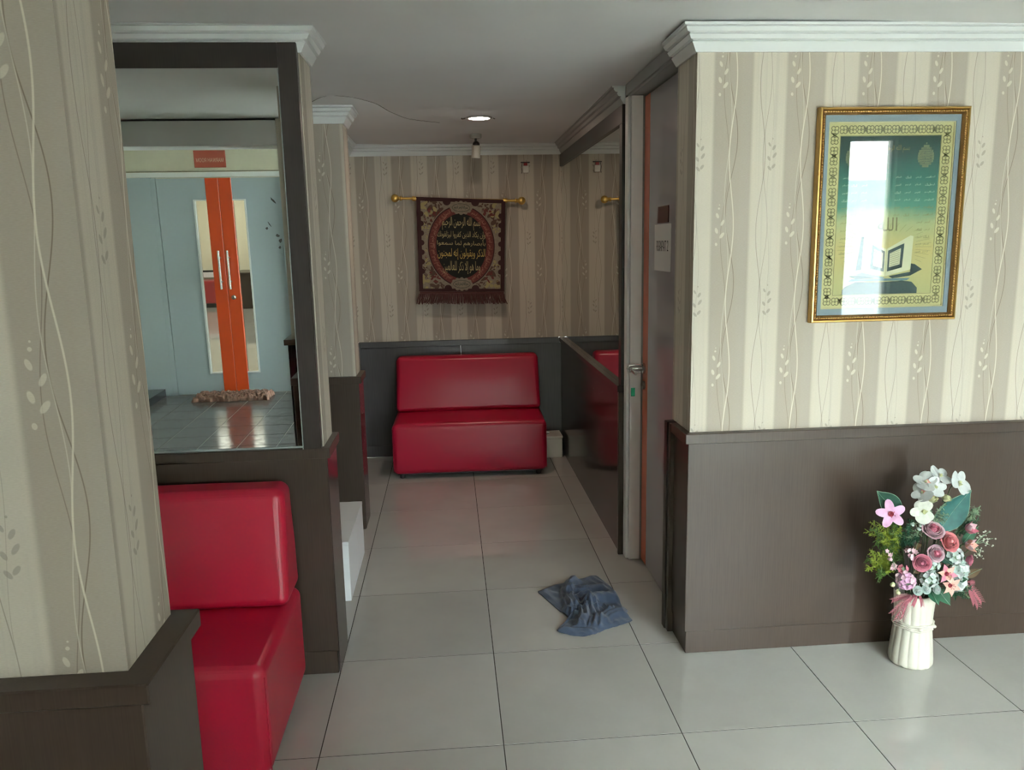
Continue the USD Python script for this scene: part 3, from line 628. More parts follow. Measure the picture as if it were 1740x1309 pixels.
# shaggy mat in front of the double door
n, m = 70, 40
X_, Y_ = np.meshgrid(np.linspace(-0.36, 0.36, n), np.linspace(-0.12, 0.14, m), indexing='ij')
pp_ = np.stack([X_*60, Y_*60, 0*X_], -1)
edge = np.clip(np.minimum(np.minimum(X_+0.36, 0.36-X_), np.minimum(Y_+0.12, 0.14-Y_))/0.03, 0, 1)**0.5
hz = 0.006+edge*(0.03+0.035*meshkit.noise(pp_, 3))
Xj = X_+0.014*(meshkit.noise(pp_*0.6, 7)-0.5)*2; Yj = Y_+0.014*(meshkit.noise(pp_*0.6, 9)-0.5)*2
md = thing('door_mat', 'shaggy brown mat lying at the foot of the double door', 'doormat', (DX+0.02, WY+0.16, 0.0005))
part(md, 'pile', grid_slab(Xj, Yj, hz, np.zeros_like(hz)), 'mat_brown')

# ------------------------------------------------------------------ sofas
def make_sofa(name, label, loc, rz):
    t = thing(name, label, 'sofa', loc, rz, group='red leatherette sofas')
    return t
def sofa_parts(t, seed):
    W2, D = 0.545, 0.63                    # local: x across, y from front (0) to back (D)
    s = refine(rbox(-W2, W2, 0.0, D-0.012, 0.035, 0.395, 0.036, 28), 0.028)
    v = s.vertices.copy()
    topw = np.clip((v[:, 2]-0.25)/0.145, 0, 1)
    v[:, 2] += topw*0.014*np.clip(1-(v[:, 0]/W2)**4, 0, 1)*np.clip(1-((v[:, 1]-0.2)/0.34)**2, 0, 1)
    front = np.clip((0.05-v[:, 1])/0.05, 0, 1)
    v[:, 1] -= front*0.010*np.sin(np.pi*np.clip((v[:, 2]-0.035)/0.36, 0, 1))*np.clip(1-(v[:, 0]/W2)**4, 0, 1)
    v += 0.0022*(meshkit.noise(v*np.array([7, 7, 9.0])+seed*3.1, seed)-0.5)[:, None]*np.array([0.6, 1, 1])
    s.vertices = v
    seat = part(t, 'seat', s, 'red_leather', smooth=60)
    b = hull_spheres([(x, y, z, r) for x in (-W2+0.035, W2-0.035) for (y, z, r) in ((0.43, 0.43, 0.03), (D-0.035, 0.43, 0.03))] +
                     [(x, y, z, r) for x in (-W2+0.050, W2-0.050) for (y, z, r) in ((0.512, 0.765, 0.038), (D-0.048, 0.765, 0.038))], 28)
    b = refine(b, 0.028); v = b.vertices.copy()
    fr = np.clip((0.56-v[:, 1])/0.08, 0, 1)*np.clip(1-(v[:, 0]/(W2-0.02))**4, 0, 1)*np.sin(np.pi*np.clip((v[:, 2]-0.40)/0.40, 0, 1))
    v[:, 1] -= 0.016*fr
    v += 0.0022*(meshkit.noise(v*np.array([6, 6, 8.0])+seed*5.7, seed+4)-0.5)[:, None]
    b.vertices = v
    back = part(t, 'backrest', b, 'red_leather', smooth=60)
    part(back, 'seam', cat_([tube([(sx*(W2-0.020), 0.43, 0.42), (sx*(W2-0.028), 0.47, 0.58), (sx*(W2-0.036), 0.505, 0.75)], 0.0022, 6) for sx in (-1, 1)]), 'red_leather')
    part(seat, 'seam', cat_([tube([(sx*(W2-0.004), 0.018, 0.05), (sx*(W2-0.004), 0.018, 0.36)], 0.0022, 6) for sx in (-1, 1)]), 'red_leather')
    for sx in (-1, 1):
        for yy in (0.05, D-0.07):
            part(t, 'leg', lathe([(0.0, 0.0), (0.016, 0.0), (0.018, 0.004), (0.020, 0.036), (0.0, 0.036)], 16).apply_translation((sx*(W2-0.06), yy, 0.0)), 'black_plastic')
    part(t, 'base_board', bx(-W2+0.03, W2-0.03, 0.03, D-0.03, 0.028, 0.0345), 'black_plastic')
sf = make_sofa('sofa', 'red leatherette sofa against the end wall under the tapestry', (-0.020, 3.068, 0.0), math.radians(-1.0)); sofa_parts(sf, 1)
sf2 = make_sofa('sofa', 'red leatherette sofa beside the near column, under the large mirror', (-1.262, -0.140, 0.0), 0.0); sofa_parts(sf2, 2)

# white step units in the recess
def step_unit(y0, y1, label):
    t = thing('step_stool', label, 'step stool', (-0.963, y0, 0), group='white step units in the recess')
    L = y1-y0-0.003
    part(t, 'top', bx(-0.17, 0.332, 0.0, L, 0.272, 0.29, bev=0.0012), 'white_laminate')
    part(t, 'side_panel', bx(0.272, 0.331, 0.0, L, 0.0, 0.2715, bev=0.0012), 'white_laminate')
    part(t, 'side_panel', bx(-0.168, -0.135, 0.0, L, 0.0, 0.2715, bev=0.0012), 'white_laminate')
    part(t, 'back_panel', bx(-0.1345, 0.2715, L-0.018, L, 0.0, 0.2715, bev=0.0012), 'white_laminate')
step_unit(1.156, 1.47, 'white laminate step unit nearer the camera in the left recess')
step_unit(1.47, 1.75, 'white laminate step unit farther from the camera in the left recess')

# pale box by the far sofa
wb = thing('floor_box', 'low pale wooden box in the corner right of the far sofa', 'box', (0.640, 3.60, 0))
part(wb, 'body', bx(-0.085, 0.056, -0.095, 0.095, 0.0, 0.150, bev=0.002), 'white_wood')
part(wb, 'lid', bx(-0.088, 0.060, -0.098, 0.098, 0.1505, 0.168, bev=0.002), 'white_wood')
solo('small_dish', lathe([(0.0, 0.0), (0.016, 0.0), (0.024, 0.012), (0.022, 0.013), (0.014, 0.004), (0.0, 0.004)], 20).apply_translation((0.585, 3.60, 0.1685)), 'crown_white', 'tiny white dish on the low box by the far sofa', 'dish', smooth=40)

# ceiling lamps
dl = thing('downlight', 'lit round recessed lamp in the corridor ceiling', 'ceiling lamp', (0.079, 2.52, 2.353))
part(dl, 'rim', lathe([(0.0635, 0.012), (0.0645, 0.004), (0.072, 0.003), (0.076, 0.007), (0.076, 0.012)], 40), 'crown_grey', smooth=40)
part(dl, 'diffuser', lathe([(0.0, 0.004), (0.0628, 0.004), (0.0628, 0.011), (0.0, 0.011)], 40), 'lamp_glow')
part(dl, 'spring_clip', cat_([tube([(-0.082, 0.0, 0.006), (-0.098, -0.006, 0.002), (-0.105, 0.0, 0.006)], 0.004, 6), tube([(0.082, 0.0, 0.006), (0.094, 0.0, 0.002)], 0.003, 6)]), 'dull_steel')
dk = UsdLux.DiskLight.Define(stage, '/World/downlight/glow')
dk.CreateRadiusAttr(0.06); dk.CreateIntensityAttr(LAMP); dk.CreateColorAttr(Gf.Vec3f(1.0, 0.76, 0.60)); dk.AddTranslateOp().Set(Gf.Vec3d(0, 0, 0.002))
sp = thing('spotlight', 'small grey cylinder spotlight hanging from the corridor ceiling', 'spotlight', (0.082, 3.22, 2.355))
part(sp, 'ceiling_rose', lathe([(0.0, -0.022), (0.036, -0.022), (0.040, -0.016), (0.040, 0.006), (0.0, 0.006)], 32), 'grey_white', smooth=40)
part(sp, 'swivel', cat_([tube([(0.0, 0.0, -0.0225), (0.0, 0.0, -0.050)], 0.008, 12), trimesh.creation.icosphere(2, 0.024).apply_translation((0.002, 0, -0.062))]), 'black_plastic', smooth=40)
hdp = np.array([(0.002, -0.004, -0.066), (-0.002, 0.006, -0.150)])
part(sp, 'lamp_head', tube([hdp[0], hdp[0]+0.05*(hdp[1]-hdp[0]), hdp[1]-0.02*(hdp[1]-hdp[0]), hdp[1]], [0.022, 0.030, 0.029, 0.026], 28), 'grey_white', smooth=40)
# small cable box high on the end wall
cb = thing('cable_box', 'small white cable box with red clip high on the end wall', 'cable box', (0.467, 3.7415, 2.145))
part(cb, 'box', bx(-0.020, 0.024, -0.024, 0.0, 0.0, 0.052, bev=0.003), 'white_wood')
part(cb, 'bracket', bx(-0.034, 0.034, -0.012, 0.0, 0.0735, 0.080, bev=0.001), 'black_plastic')
part(cb, 'clip', cat_([bx(-0.012, 0.014, -0.020, -0.004, 0.0525, 0.073, bev=0.002)]), 'red_hall')
part(cb, 'cable', tube([(-0.024, -0.006, 0.070), (-0.030, -0.008, 0.04), (-0.026, -0.008, 0.012), (-0.030, -0.006, -0.004)], 0.002, 6), 'black_plastic')
# ------------------------------------------------------------------ lettering outlines (Arabic), as polygons
AR = {k: dec(s) for k, s in {
    'bismillah': '875,38 876,56 882,70 894,83 910,91 917,91 923,86 931,64 939,57 952,59 958,80 968,78 965,62 971,57 985,59 990,81 999,80 1000,58 1016,58 1019,63 1019,89 1027,89 1030,65 1038,57 1053,57 1060,63 1054,93 1063,96 1069,79 1068,57 1061,50 1051,47 1035,48 1025,56 1013,47 998,48 992,53 986,48 970,47 960,54 948,47 936,47 928,51 920,45 911,45 899,51 889,62 885,52 885,36 892,2 885,0 882,2/897,70 908,57 919,55 922,57 921,67 914,80 904,78|1050,33 1058,37 1062,29 1054,25|823,134 832,134 833,129 835,48 825,48|692,71 693,82 702,93 723,101 722,110 732,110 735,62 741,57 758,58 761,62 759,134 769,134 771,67 779,57 794,58 797,62 795,134 805,134 807,63 800,50 778,47 768,54 759,48 740,47 732,50 726,59 702,60/703,73 710,68 724,68 723,91 706,85 702,79|639,48 637,134 646,134 649,48|546,27 565,38 574,49 576,64 569,85 577,88 589,59 605,57 611,61 609,134 619,134 621,63 618,54 605,47 591,47 583,51 577,37 566,27 552,20 549,20|325,53 329,67 338,66 335,44 338,37 352,30 373,31 385,39 388,46 383,79 392,81 398,61 414,57 431,84 443,91 457,86 469,61 475,57 503,60 523,69 522,73 509,79 487,79 485,88 493,90 512,88 533,76 543,75 544,70 544,66 488,47 473,47 463,52 457,46 446,45 426,58 418,48 397,49 396,40 388,28 368,20 347,21 334,27 326,38/434,66 447,55 457,58 455,71 447,81 435,74|355,99 359,107 367,103 363,95|272,48 270,134 279,134 282,48|179,27 198,38 207,49 209,64 202,85 210,88 222,59 238,57 244,61 242,134 252,134 254,63 251,54 238,47 224,47 216,51 210,37 199,27 185,20 182,20|0,38 1,56 7,70 19,83 35,91 42,91 48,86 56,64 64,57 76,57 83,62 87,81 96,80 94,61 101,57 128,58 156,69 155,73 142,79 120,79 118,88 126,90 145,88 166,76 176,75 177,70 177,66 121,47 96,48 89,54 76,47 61,47 53,51 45,45 36,45 24,51 14,62 10,52 10,36 17,2 10,0 7,2/22,70 33,57 44,55 47,57 46,67 39,80 29,78|90,28 94,36 102,32 98,24|74,28 78,36 86,32 82,24',
    'a': '1329,16 1351,24 1359,32 1360,36 1345,35 1337,38 1332,46 1332,55 1342,73 1348,76 1361,74 1369,64 1372,51 1367,26 1357,16 1343,10 1331,9/1343,49 1348,45 1362,46 1361,57 1356,65 1348,66 1344,62|1302,4 1306,8 1302,14 1303,23 1310,28 1318,28 1319,22 1309,21 1308,15 1313,10 1323,12 1325,6 1308,0 1303,0|1306,36 1304,122 1314,122 1316,36|1217,30 1219,50 1225,56 1230,54 1227,32 1232,23 1245,18 1260,18 1272,23 1280,38 1279,52 1272,69 1282,72 1289,54 1290,39 1284,22 1273,12 1260,8 1235,10 1221,20|1247,91 1255,95 1259,87 1251,83|1062,46 1059,122 1069,122 1072,49 1079,45 1112,46 1117,50 1116,59 1088,87 1088,93 1100,105 1132,120 1135,111 1098,90 1119,71 1131,51 1142,45 1158,45 1164,48 1165,62 1159,81 1168,84 1175,63 1174,47 1166,38 1155,35 1136,36 1125,44 1117,38 1105,35 1072,36|1162,20 1170,24 1174,16 1166,12|1146,20 1154,24 1158,16 1150,12|997,41 1001,49 1025,45 1034,50 1033,65 1020,85 1028,92 1044,62 1042,44 1026,35 1007,36|944,36 942,122 951,122 954,36|842,40 846,49 856,45 870,45 879,50 878,64 864,86 871,92 881,79 893,49 898,45 913,46 916,50 914,122 924,122 926,51 923,42 910,35 894,36 886,43 871,35 851,36|858,107 862,115 870,111 866,103|717,30 719,50 725,56 730,54 727,32 732,23 745,18 768,20 777,27 780,34 775,67 785,68 792,47 814,45 820,51 814,81 822,84 825,81 830,63 827,43 810,35 789,37 785,22 774,12 760,8 735,10 721,20|817,16 821,24 829,20 825,12|801,16 805,24 813,20 809,12|747,91 755,95 759,87 751,83|522,15 541,26 550,37 552,53 544,72 551,76 564,48 569,45 590,45 583,58 584,71 589,79 600,85 615,82 622,73 624,60 616,45 655,45 664,48 666,55 663,63 636,87 636,93 648,105 680,120 683,111 647,92 666,74 674,61 675,49 669,40 654,35 623,35 604,39 589,35 567,35 559,39 553,25 542,15 528,8 525,8/594,58 600,49 608,51 614,59 611,72 606,75 597,73 593,67|597,106 605,110 609,102 601,98|476,16 498,24 506,32 507,36 492,35 484,38 479,46 479,55 489,73 495,76 508,74 516,64 519,51 514,26 504,16 490,10 478,9/490,49 494,45 509,46 506,62 495,66 489,58|451,122 460,122 461,117 463,36 453,36|285,14 286,18 305,27 313,37 315,53 307,72 314,76 329,46 348,46 352,50 356,69 365,68 363,50 366,46 391,46 394,50 392,122 402,122 404,51 397,38 370,35 358,42 349,36 330,35 322,39 318,28 306,16 290,8|359,20 367,24 371,16 363,12|343,16 347,24 355,20 351,12|301,94 305,102 313,98 309,90|144,16 165,23 174,32 174,35 153,38 147,46 147,56 152,68 163,76 174,75 181,70 187,45 213,45 206,58 207,71 216,82 231,85 242,78 247,66 245,53 239,45 267,46 270,50 268,122 278,122 280,51 273,38 264,35 227,39 212,35 185,35 180,23 165,12 146,8/217,58 223,49 231,51 237,59 234,72 229,75 220,73 216,67/158,49 163,45 177,45 174,62 169,66 162,65 157,57|228,106 236,110 240,102 232,98|212,106 220,110 224,102 216,98|0,52 2,73 3,76 8,76 12,74 11,52 18,46 63,43 81,48 85,55 83,122 93,122 97,50 105,45 117,45 122,48 123,61 118,81 127,83 133,63 130,43 115,35 98,36 90,43 69,34 24,34 8,40|116,104 124,108 128,100 120,96|38,68 52,73 43,83 43,89 58,101 61,93 51,86 60,76 59,69 41,60',
    'a2': '874,54 869,125 879,125 881,68 883,60 888,57 911,59 913,71 907,93 917,95 923,73 922,60 917,52 904,47 887,47|903,33 911,37 915,29 907,25|866,132 862,139 866,140 862,146 863,155 870,160 880,159 879,153 869,153 868,147 874,142 884,144 885,138|691,58 688,134 698,134 700,66 707,57 725,59 733,80 741,79 739,62 749,57 767,79 792,92 805,91 815,83 818,74 816,58 838,57 845,64 839,93 847,96 854,79 854,60 849,52 836,47 805,51 784,45 758,45 742,48 734,55 721,47 701,48/760,57 796,57 806,63 808,74 802,81 787,81 774,73|835,33 843,37 847,29 839,25|632,28 649,37 658,46 662,65 654,85 663,88 671,67 671,55 665,40 654,29 639,21 635,21|501,38 502,56 508,70 520,83 536,91 543,91 549,86 562,58 583,58 576,72 576,82 579,89 588,96 584,102 589,108 622,81 630,67 629,55 618,47 602,48 593,52 562,47 554,51 546,45 537,45 525,51 515,62 511,52 511,36 518,2 511,0 508,2/604,59 616,57 620,59 620,66 614,75/586,74 590,65 595,63 603,74 601,85 596,88 588,86/523,70 534,57 545,55 548,57 547,67 540,80 530,78|346,58 343,134 353,134 355,66 359,58 374,57 393,86 409,91 417,86 432,58 447,57 452,62 450,134 460,134 461,58 455,50 446,47 433,47 423,52 417,46 406,45 387,58 378,48 356,48/393,67 404,56 414,55 417,58 415,71 407,81 395,74|25,28 46,35 55,44 55,47 34,50 28,58 28,68 33,80 44,88 55,87 62,82 69,57 99,60 85,75 83,84 91,92 105,97 120,96 128,90 128,73 118,61 131,57 144,57 161,84 173,91 187,86 199,61 206,57 216,57 221,61 226,80 235,78 233,60 237,57 249,57 254,62 258,81 267,80 265,60 269,57 281,57 287,63 287,71 280,92 289,96 296,78 295,57 289,50 281,47 266,48 260,53 253,48 237,47 227,54 216,47 203,47 193,52 187,46 176,45 157,58 144,47 124,48 107,54 91,48 66,47 61,35 46,24 27,20/164,66 177,55 187,58 185,71 177,81 165,74/93,81 109,66 120,78 119,84 113,87 99,86/39,61 44,57 58,57 55,74 50,78 43,77 38,69|0,134 9,134 10,129 12,48 2,48',
    'b': '1148,36 1146,122 1155,122 1158,36|1046,40 1050,49 1060,45 1074,45 1083,50 1082,64 1068,86 1075,92 1085,79 1097,49 1102,45 1117,46 1120,50 1118,122 1128,122 1130,51 1127,42 1114,35 1098,36 1090,43 1075,35 1055,36|1062,107 1066,115 1074,111 1070,103|941,15 960,26 969,37 971,53 963,72 970,76 983,48 988,45 1014,45 1024,49 1022,63 995,87 995,93 1007,105 1039,120 1042,111 1006,92 1030,67 1034,58 1032,44 1013,35 986,35 978,39 972,25 961,15 947,8 944,8|864,16 886,24 894,32 895,36 880,35 872,38 867,46 867,55 877,73 883,76 896,74 904,64 907,51 902,26 892,16 878,10 866,9/877,50 882,45 897,46 894,62 883,66 877,58|711,16 732,23 741,32 741,35 720,38 714,46 714,56 719,68 730,76 741,75 748,70 754,45 780,45 773,58 774,71 783,82 798,85 809,78 814,66 812,53 806,45 835,45 842,51 836,81 844,84 847,81 852,51 849,43 841,37 813,35 794,39 779,35 752,35 747,23 732,12 713,8/783,59 790,49 798,51 804,59 801,72 796,75 787,73 783,67/725,49 730,45 744,45 741,62 736,66 729,65 724,57|839,20 847,24 851,16 843,12|823,16 827,24 835,20 831,12|795,102 799,110 807,106 803,98|779,106 787,110 791,102 783,98|623,16 644,23 653,32 653,35 636,36 627,43 627,60 636,73 642,76 657,73 664,62 666,45 684,45 689,49 687,122 697,122 699,51 696,42 683,35 664,35 659,23 644,12 625,8/637,49 642,45 656,45 653,62 648,66 641,65 636,57|539,41 543,55 547,56 552,54 549,32 554,23 567,18 582,18 594,23 602,38 601,52 594,69 601,73 607,66 612,47 611,33 606,22 595,12 582,8 566,8 549,14 540,26|569,91 577,95 581,87 573,83|482,4 486,8 482,14 483,23 490,28 498,28 499,22 489,21 488,15 493,10 503,12 505,6 488,0 483,0|486,36 484,122 494,122 496,36|389,59 390,70 399,81 420,89 419,98 429,98 433,48 439,45 454,45 459,48 460,62 454,80 461,83 464,83 468,72 470,51 467,43 459,37 437,35 429,38 423,47 399,48/400,61 407,56 421,56 420,79 403,73 399,67|453,100 457,108 465,104 461,96|84,16 105,23 114,32 114,35 93,38 87,46 87,56 92,68 103,76 114,75 121,70 127,45 147,46 152,53 155,70 164,68 162,50 170,45 195,46 221,56 223,60 215,65 186,68 185,76 203,78 233,64 243,63 243,54 237,51 243,46 258,45 278,74 294,79 302,74 317,46 332,45 337,50 335,122 345,122 347,51 344,42 338,37 318,35 308,40 302,34 291,33 272,46 263,36 246,35 235,39 228,50 195,36 169,35 157,42 145,35 125,35 114,17 95,9 86,8/278,55 289,44 299,43 302,46 300,59 292,69 280,62/98,49 103,45 117,45 114,62 109,66 102,65 97,57|203,17 207,25 215,21 211,13|149,90 157,94 161,86 153,82|0,30 2,50 8,56 13,54 10,32 15,23 28,18 43,18 55,23 63,38 62,52 55,69 65,72 72,54 73,39 67,22 56,12 43,8 18,10 4,20|30,91 38,95 42,87 34,83',
    'c': '997,16 1019,24 1027,32 1028,36 1013,35 1005,38 1000,46 1000,55 1010,73 1016,76 1029,74 1037,64 1040,51 1035,26 1025,16 1011,10 999,9/1010,50 1015,45 1030,46 1027,62 1016,66 1010,58|905,51 903,122 913,122 915,54 919,46 936,46 954,75 969,79 984,64 985,50 981,41 972,36 958,37 946,42 935,35 912,38/951,51 961,46 971,46 976,51 976,58 969,68 962,69 956,64|743,16 764,23 773,32 773,35 752,38 746,46 746,56 751,68 762,76 773,75 780,70 786,45 811,46 804,60 804,70 807,77 816,84 812,90 818,96 840,79 857,58 857,43 849,36 835,35 820,40 803,35 784,35 779,23 764,12 745,8/832,47 844,45 848,47 848,54 842,63/814,62 818,53 823,51 831,62 829,73 824,76 816,74/757,49 762,45 776,45 773,62 768,66 761,65 756,57|685,4 689,8 685,14 686,23 693,28 701,28 702,22 692,21 691,15 696,10 706,12 708,6 691,0 686,0|689,36 687,122 697,122 699,36|614,97 620,106 653,81 656,94 654,121 664,122 666,95 660,73 671,56 670,45 665,39 657,36 622,36 622,45 648,71/639,47 657,46 662,50 662,56 654,63|526,40 530,49 553,45 562,49 561,66 548,85 556,92 572,63 571,45 564,38 554,35 540,35|541,107 545,115 553,111 549,103|421,15 440,26 449,37 451,53 443,72 450,76 463,48 468,45 494,45 504,49 502,63 475,87 475,93 487,105 519,120 522,111 486,92 510,67 514,58 512,44 493,35 466,35 458,39 452,25 441,15 427,8 424,8|241,46 238,122 248,122 250,54 254,46 273,45 286,48 272,63 270,72 287,84 303,85 311,82 317,73 315,61 305,48 335,45 340,50 338,122 348,122 350,55 356,46 371,45 376,50 374,122 384,122 385,46 379,38 370,35 357,35 347,42 334,35 311,36 296,42 272,35 251,36/280,69 296,54 307,66 306,72 300,75 286,74|0,30 2,50 8,56 13,54 10,32 15,23 28,18 48,19 60,27 63,34 58,67 68,68 75,47 93,45 101,50 105,69 111,69 114,68 112,49 119,45 133,45 151,72 163,79 177,74 192,46 207,45 212,50 210,122 220,122 222,51 219,42 213,37 193,35 183,40 177,34 166,33 147,46 134,35 114,36 107,42 94,35 73,37 63,16 43,8 27,8 12,13 4,20/153,55 164,44 174,43 177,46 175,59 167,69 155,62|108,16 112,24 120,20 116,12|92,16 96,24 104,20 100,12|30,87 34,95 42,91 38,83',
    'allah': '133,1 131,87 140,87 143,1|0,24 1,35 10,46 31,54 30,63 40,63 43,15 49,10 66,11 69,15 67,87 77,87 79,20 87,10 102,11 105,15 103,87 113,87 115,16 108,3 86,0 76,7 67,1 48,0 40,3 34,12 10,13/11,26 18,21 32,21 31,44 14,38 10,32',
    'n1': '312,114 321,114 322,109 324,28 314,28|221,7 240,18 249,29 251,44 244,65 252,68 264,39 280,37 286,41 284,114 294,114 293,34 280,27 258,31 252,17 241,7 227,0|0,22 2,42 8,48 13,46 10,24 15,15 28,10 51,12 63,26 58,59 67,61 73,41 89,37 106,64 118,71 132,66 144,41 150,37 178,40 198,49 184,59 162,59 160,68 168,70 187,68 218,55 219,50 219,46 163,27 148,27 138,32 132,26 121,25 101,38 93,28 72,29 63,8 43,0 12,5/108,47 119,36 132,38 130,51 122,61 110,54|30,79 34,87 42,83 38,75',
    'n2': '272,48 270,134 279,134 282,48|179,27 198,38 207,49 209,64 202,85 210,88 222,59 238,57 244,61 242,134 252,134 251,54 238,47 216,51 210,37 199,27 185,20|0,38 7,70 19,83 35,91 48,86 56,64 64,57 76,57 83,62 87,81 96,80 94,61 101,57 128,58 156,69 142,79 120,79 118,88 126,90 145,88 176,75 177,70 177,66 121,47 96,48 89,54 76,47 53,51 45,45 36,45 14,62 10,36 17,2 10,0/22,70 33,57 47,57 39,80 29,78|90,32 98,36 102,28 94,24|74,28 78,36 86,32 82,24',
    'n3': '254,3 252,89 261,89 264,3|0,19 2,40 8,43 12,41 11,19 18,13 63,10 81,15 85,22 83,89 93,89 96,19 104,12 118,13 121,17 119,89 129,89 131,23 137,13 148,12 167,41 183,46 191,41 206,13 221,12 226,17 224,89 234,89 236,18 233,9 224,3 207,2 197,7 191,1 180,0 161,13 148,2 135,3 128,9 119,3 102,2 90,10 69,1 32,0 11,5/168,21 181,10 191,13 189,26 181,36 169,29|38,33 52,40 43,56 58,68 61,60 51,53 60,43 59,36 41,27',
    'n4': '362,28 360,114 369,114 372,28|200,33 204,41 228,37 237,42 236,56 223,77 230,84 254,38 277,37 270,50 271,63 287,77 302,74 309,65 311,52 303,37 331,38 334,42 332,114 342,114 344,43 337,30 255,27 243,35 233,28 215,27/281,50 287,41 295,43 301,51 298,64 284,65|292,94 296,102 304,98 300,90|276,98 284,102 288,94 280,90|147,8 169,16 177,24 178,28 155,30 150,47 160,65 179,66 190,43 185,18 161,2 149,1/160,50 165,37 180,38 177,54 166,58|0,22 2,42 7,48 13,46 10,24 17,14 28,10 54,14 62,24 57,59 63,61 67,61 71,44 78,37 92,41 96,61 105,60 105,38 121,37 126,51 119,72 130,75 136,45 132,34 124,28 108,27 98,33 88,27 72,29 61,7 42,0 14,4',
    'n5': '269,133 278,133 279,128 281,47 271,47|60,107 67,114 101,77 100,133 110,133 115,58 137,57 144,79 148,79 154,77 152,58 168,56 176,80 181,80 185,79 184,59 199,56 205,61 204,87 213,88 218,60 237,56 243,61 241,133 251,133 252,57 237,46 221,47 211,55 199,46 184,47 178,52 172,47 156,46 146,53 138,47 118,46 109,49 103,60 88,48 61,47 62,57 83,57 96,66|5,0 0,49 6,58 23,64 41,63 34,82 21,82 10,72 5,75 8,82 24,93 40,90 49,76 49,57 46,51 20,54 10,48 14,2',
}.items()}

# ------------------------------------------------------------------ framed print on the right wall
FX0, FX1, FZ0, FZ1 = 1.211, 1.777, 1.314, 2.087
pf = thing('framed_print', 'gilt-framed green and gold calligraphy print with an open book, on the right wall', 'picture frame', (0, 0.5245, 0))
def rail(a, b, prof, axis_in):
    """mitred rail from a to b (x,z), profile (inward, outward from wall)"""
    V, F = [], []; a, b = np.array(a, float), np.array(b, float); d = (b-a)/np.linalg.norm(b-a); nin = np.array(axis_in, float)
    k = len(prof)
    for q, s in ((a, 1), (b, -1)):
        for (i, o) in prof:
            p = q + nin*i + d*s*i
            V.append((p[0], -o, p[1]))
    for q in range(k):
        r = (q+1) % k
        F += [(q, r, k+r), (q, k+r, k+q)]
    tm = trimesh.Trimesh(V, F, process=False)
    cap = trimesh.creation.triangulate_polygon(Polygon(prof), engine='earcut')[1] % k
    tm = trimesh.Trimesh(V, np.vstack([F, cap[:, ::-1], cap+k]), process=False); tm.fix_normals(); return tm
OUT = [(0, 0.002), (0, 0.026), (0.003, 0.031), (0.008, 0.032), (0.011, 0.028), (0.011, 0.002)]
MID = [(0.0112, 0.002), (0.0112, 0.025), (0.014, 0.029), (0.019, 0.028), (0.023, 0.023), (0.026, 0.020), (0.026, 0.002)]
cs = [(FX0, FZ0), (FX1, FZ0), (FX1, FZ1), (FX0, FZ1)]
ins_ = [(0, 1), (-1, 0), (0, -1), (1, 0)]
for k in range(4):
    r_ = part(pf, 'frame_rail', rail(cs[k], cs[(k+1) % 4], OUT, ins_[k]), 'gold', smooth=30)
    part(r_, 'carved_band', rail(cs[k], cs[(k+1) % 4], MID, ins_[k]), 'gold_dark', smooth=30)
    a, b = np.array(cs[k]), np.array(cs[(k+1) % 4]); L_ = np.linalg.norm(b-a); d = (b-a)/L_; nn = np.array(ins_[k])
    beads = [trimesh.creation.icosphere(1, 0.0034).apply_translation((*(a+d*s+nn*0.0165)[:1], -0.0285, (a+d*s+nn*0.0165)[1])) for s in np.arange(0.022, L_-0.02, 0.0092)]
    part(r_, 'beading', cat_(beads), 'gold', smooth=True)
def flat(parent, name, poly, y, h, mat_, label=None, kind=None):
    m = extrude(poly, h); v = m.vertices.copy(); m.vertices = np.stack([v[:, 0], y - v[:, 2], v[:, 1]], 1); m.fix_normals()
    return part(parent, name, m, mat_, label=label, kind=kind)
I0, I1, J0, J1 = FX0+0.0262, FX1-0.0262, FZ0+0.0262, FZ1-0.0262
part(pf, 'backing', bx(FX0+0.005, FX1-0.005, -0.0018, -0.0004, FZ0+0.005, FZ1-0.005), 'paper')
mw, mt = 0.017, 0.023
outer = sbox(I0, J0, I1, J1); inner = sbox(I0+mw, J0+mt, I1-mw, J1-mt)
flat(pf, 'mount', outer.difference(inner), -0.004, 0.010, 'mat_blue', label='blue-grey fabric mount')
flat(pf, 'fillet', inner.difference(inner.buffer(-0.0035, join_style=2)), -0.004, 0.006, 'fillet')
PB = inner.buffer(-0.0036, join_style=2).bounds
bw = 0.046
inn = sbox(PB[0]+bw, PB[1]+bw+0.002, PB[2]-bw, PB[3]-bw)
flat(pf, 'print_border', sbox(*PB).difference(inn), -0.0035, 0.0010, 'print_border', label='pale gold patterned border of the print')
flat(pf, 'print_field', inn, -0.0035, 0.0008, 'print_field', label='green to gold field of the print')
# border ornaments: paired rosettes
def rosette(cx, cz, r, ang):
    pet = unary_union([affinity.rotate(affinity.translate(Point(0, 0).buffer(r*0.46, 5), r*0.62, 0), 90*q+45, origin=(0, 0)) for q in range(4)])
    ring = pet.buffer(r*0.10).difference(pet.buffer(-r*0.10))
    q = unary_union([ring, Point(0, 0).buffer(r*0.30, 5).difference(Point(0, 0).buffer(r*0.14, 4)), LineString([(r*0.9, 0.5*r), (r*1.6, -0.5*r)]).buffer(r*0.12), LineString([(r*0.9, -0.5*r), (r*1.6, 0.5*r)]).buffer(r*0.12)])
    return affinity.translate(affinity.rotate(q, ang, origin=(0, 0)), cx, cz)
orn = []
rr_ = 0.0150
ib = inn.bounds; cxl, cxr, czb, czt = PB[0]+bw/2, PB[2]-bw/2, PB[1]+bw/2, PB[3]-bw/2
nh, nv = 6, 9
ph_ = (ib[2]-ib[0]+0.012)/nh; pv = (PB[3]-PB[1]-0.012)/nv
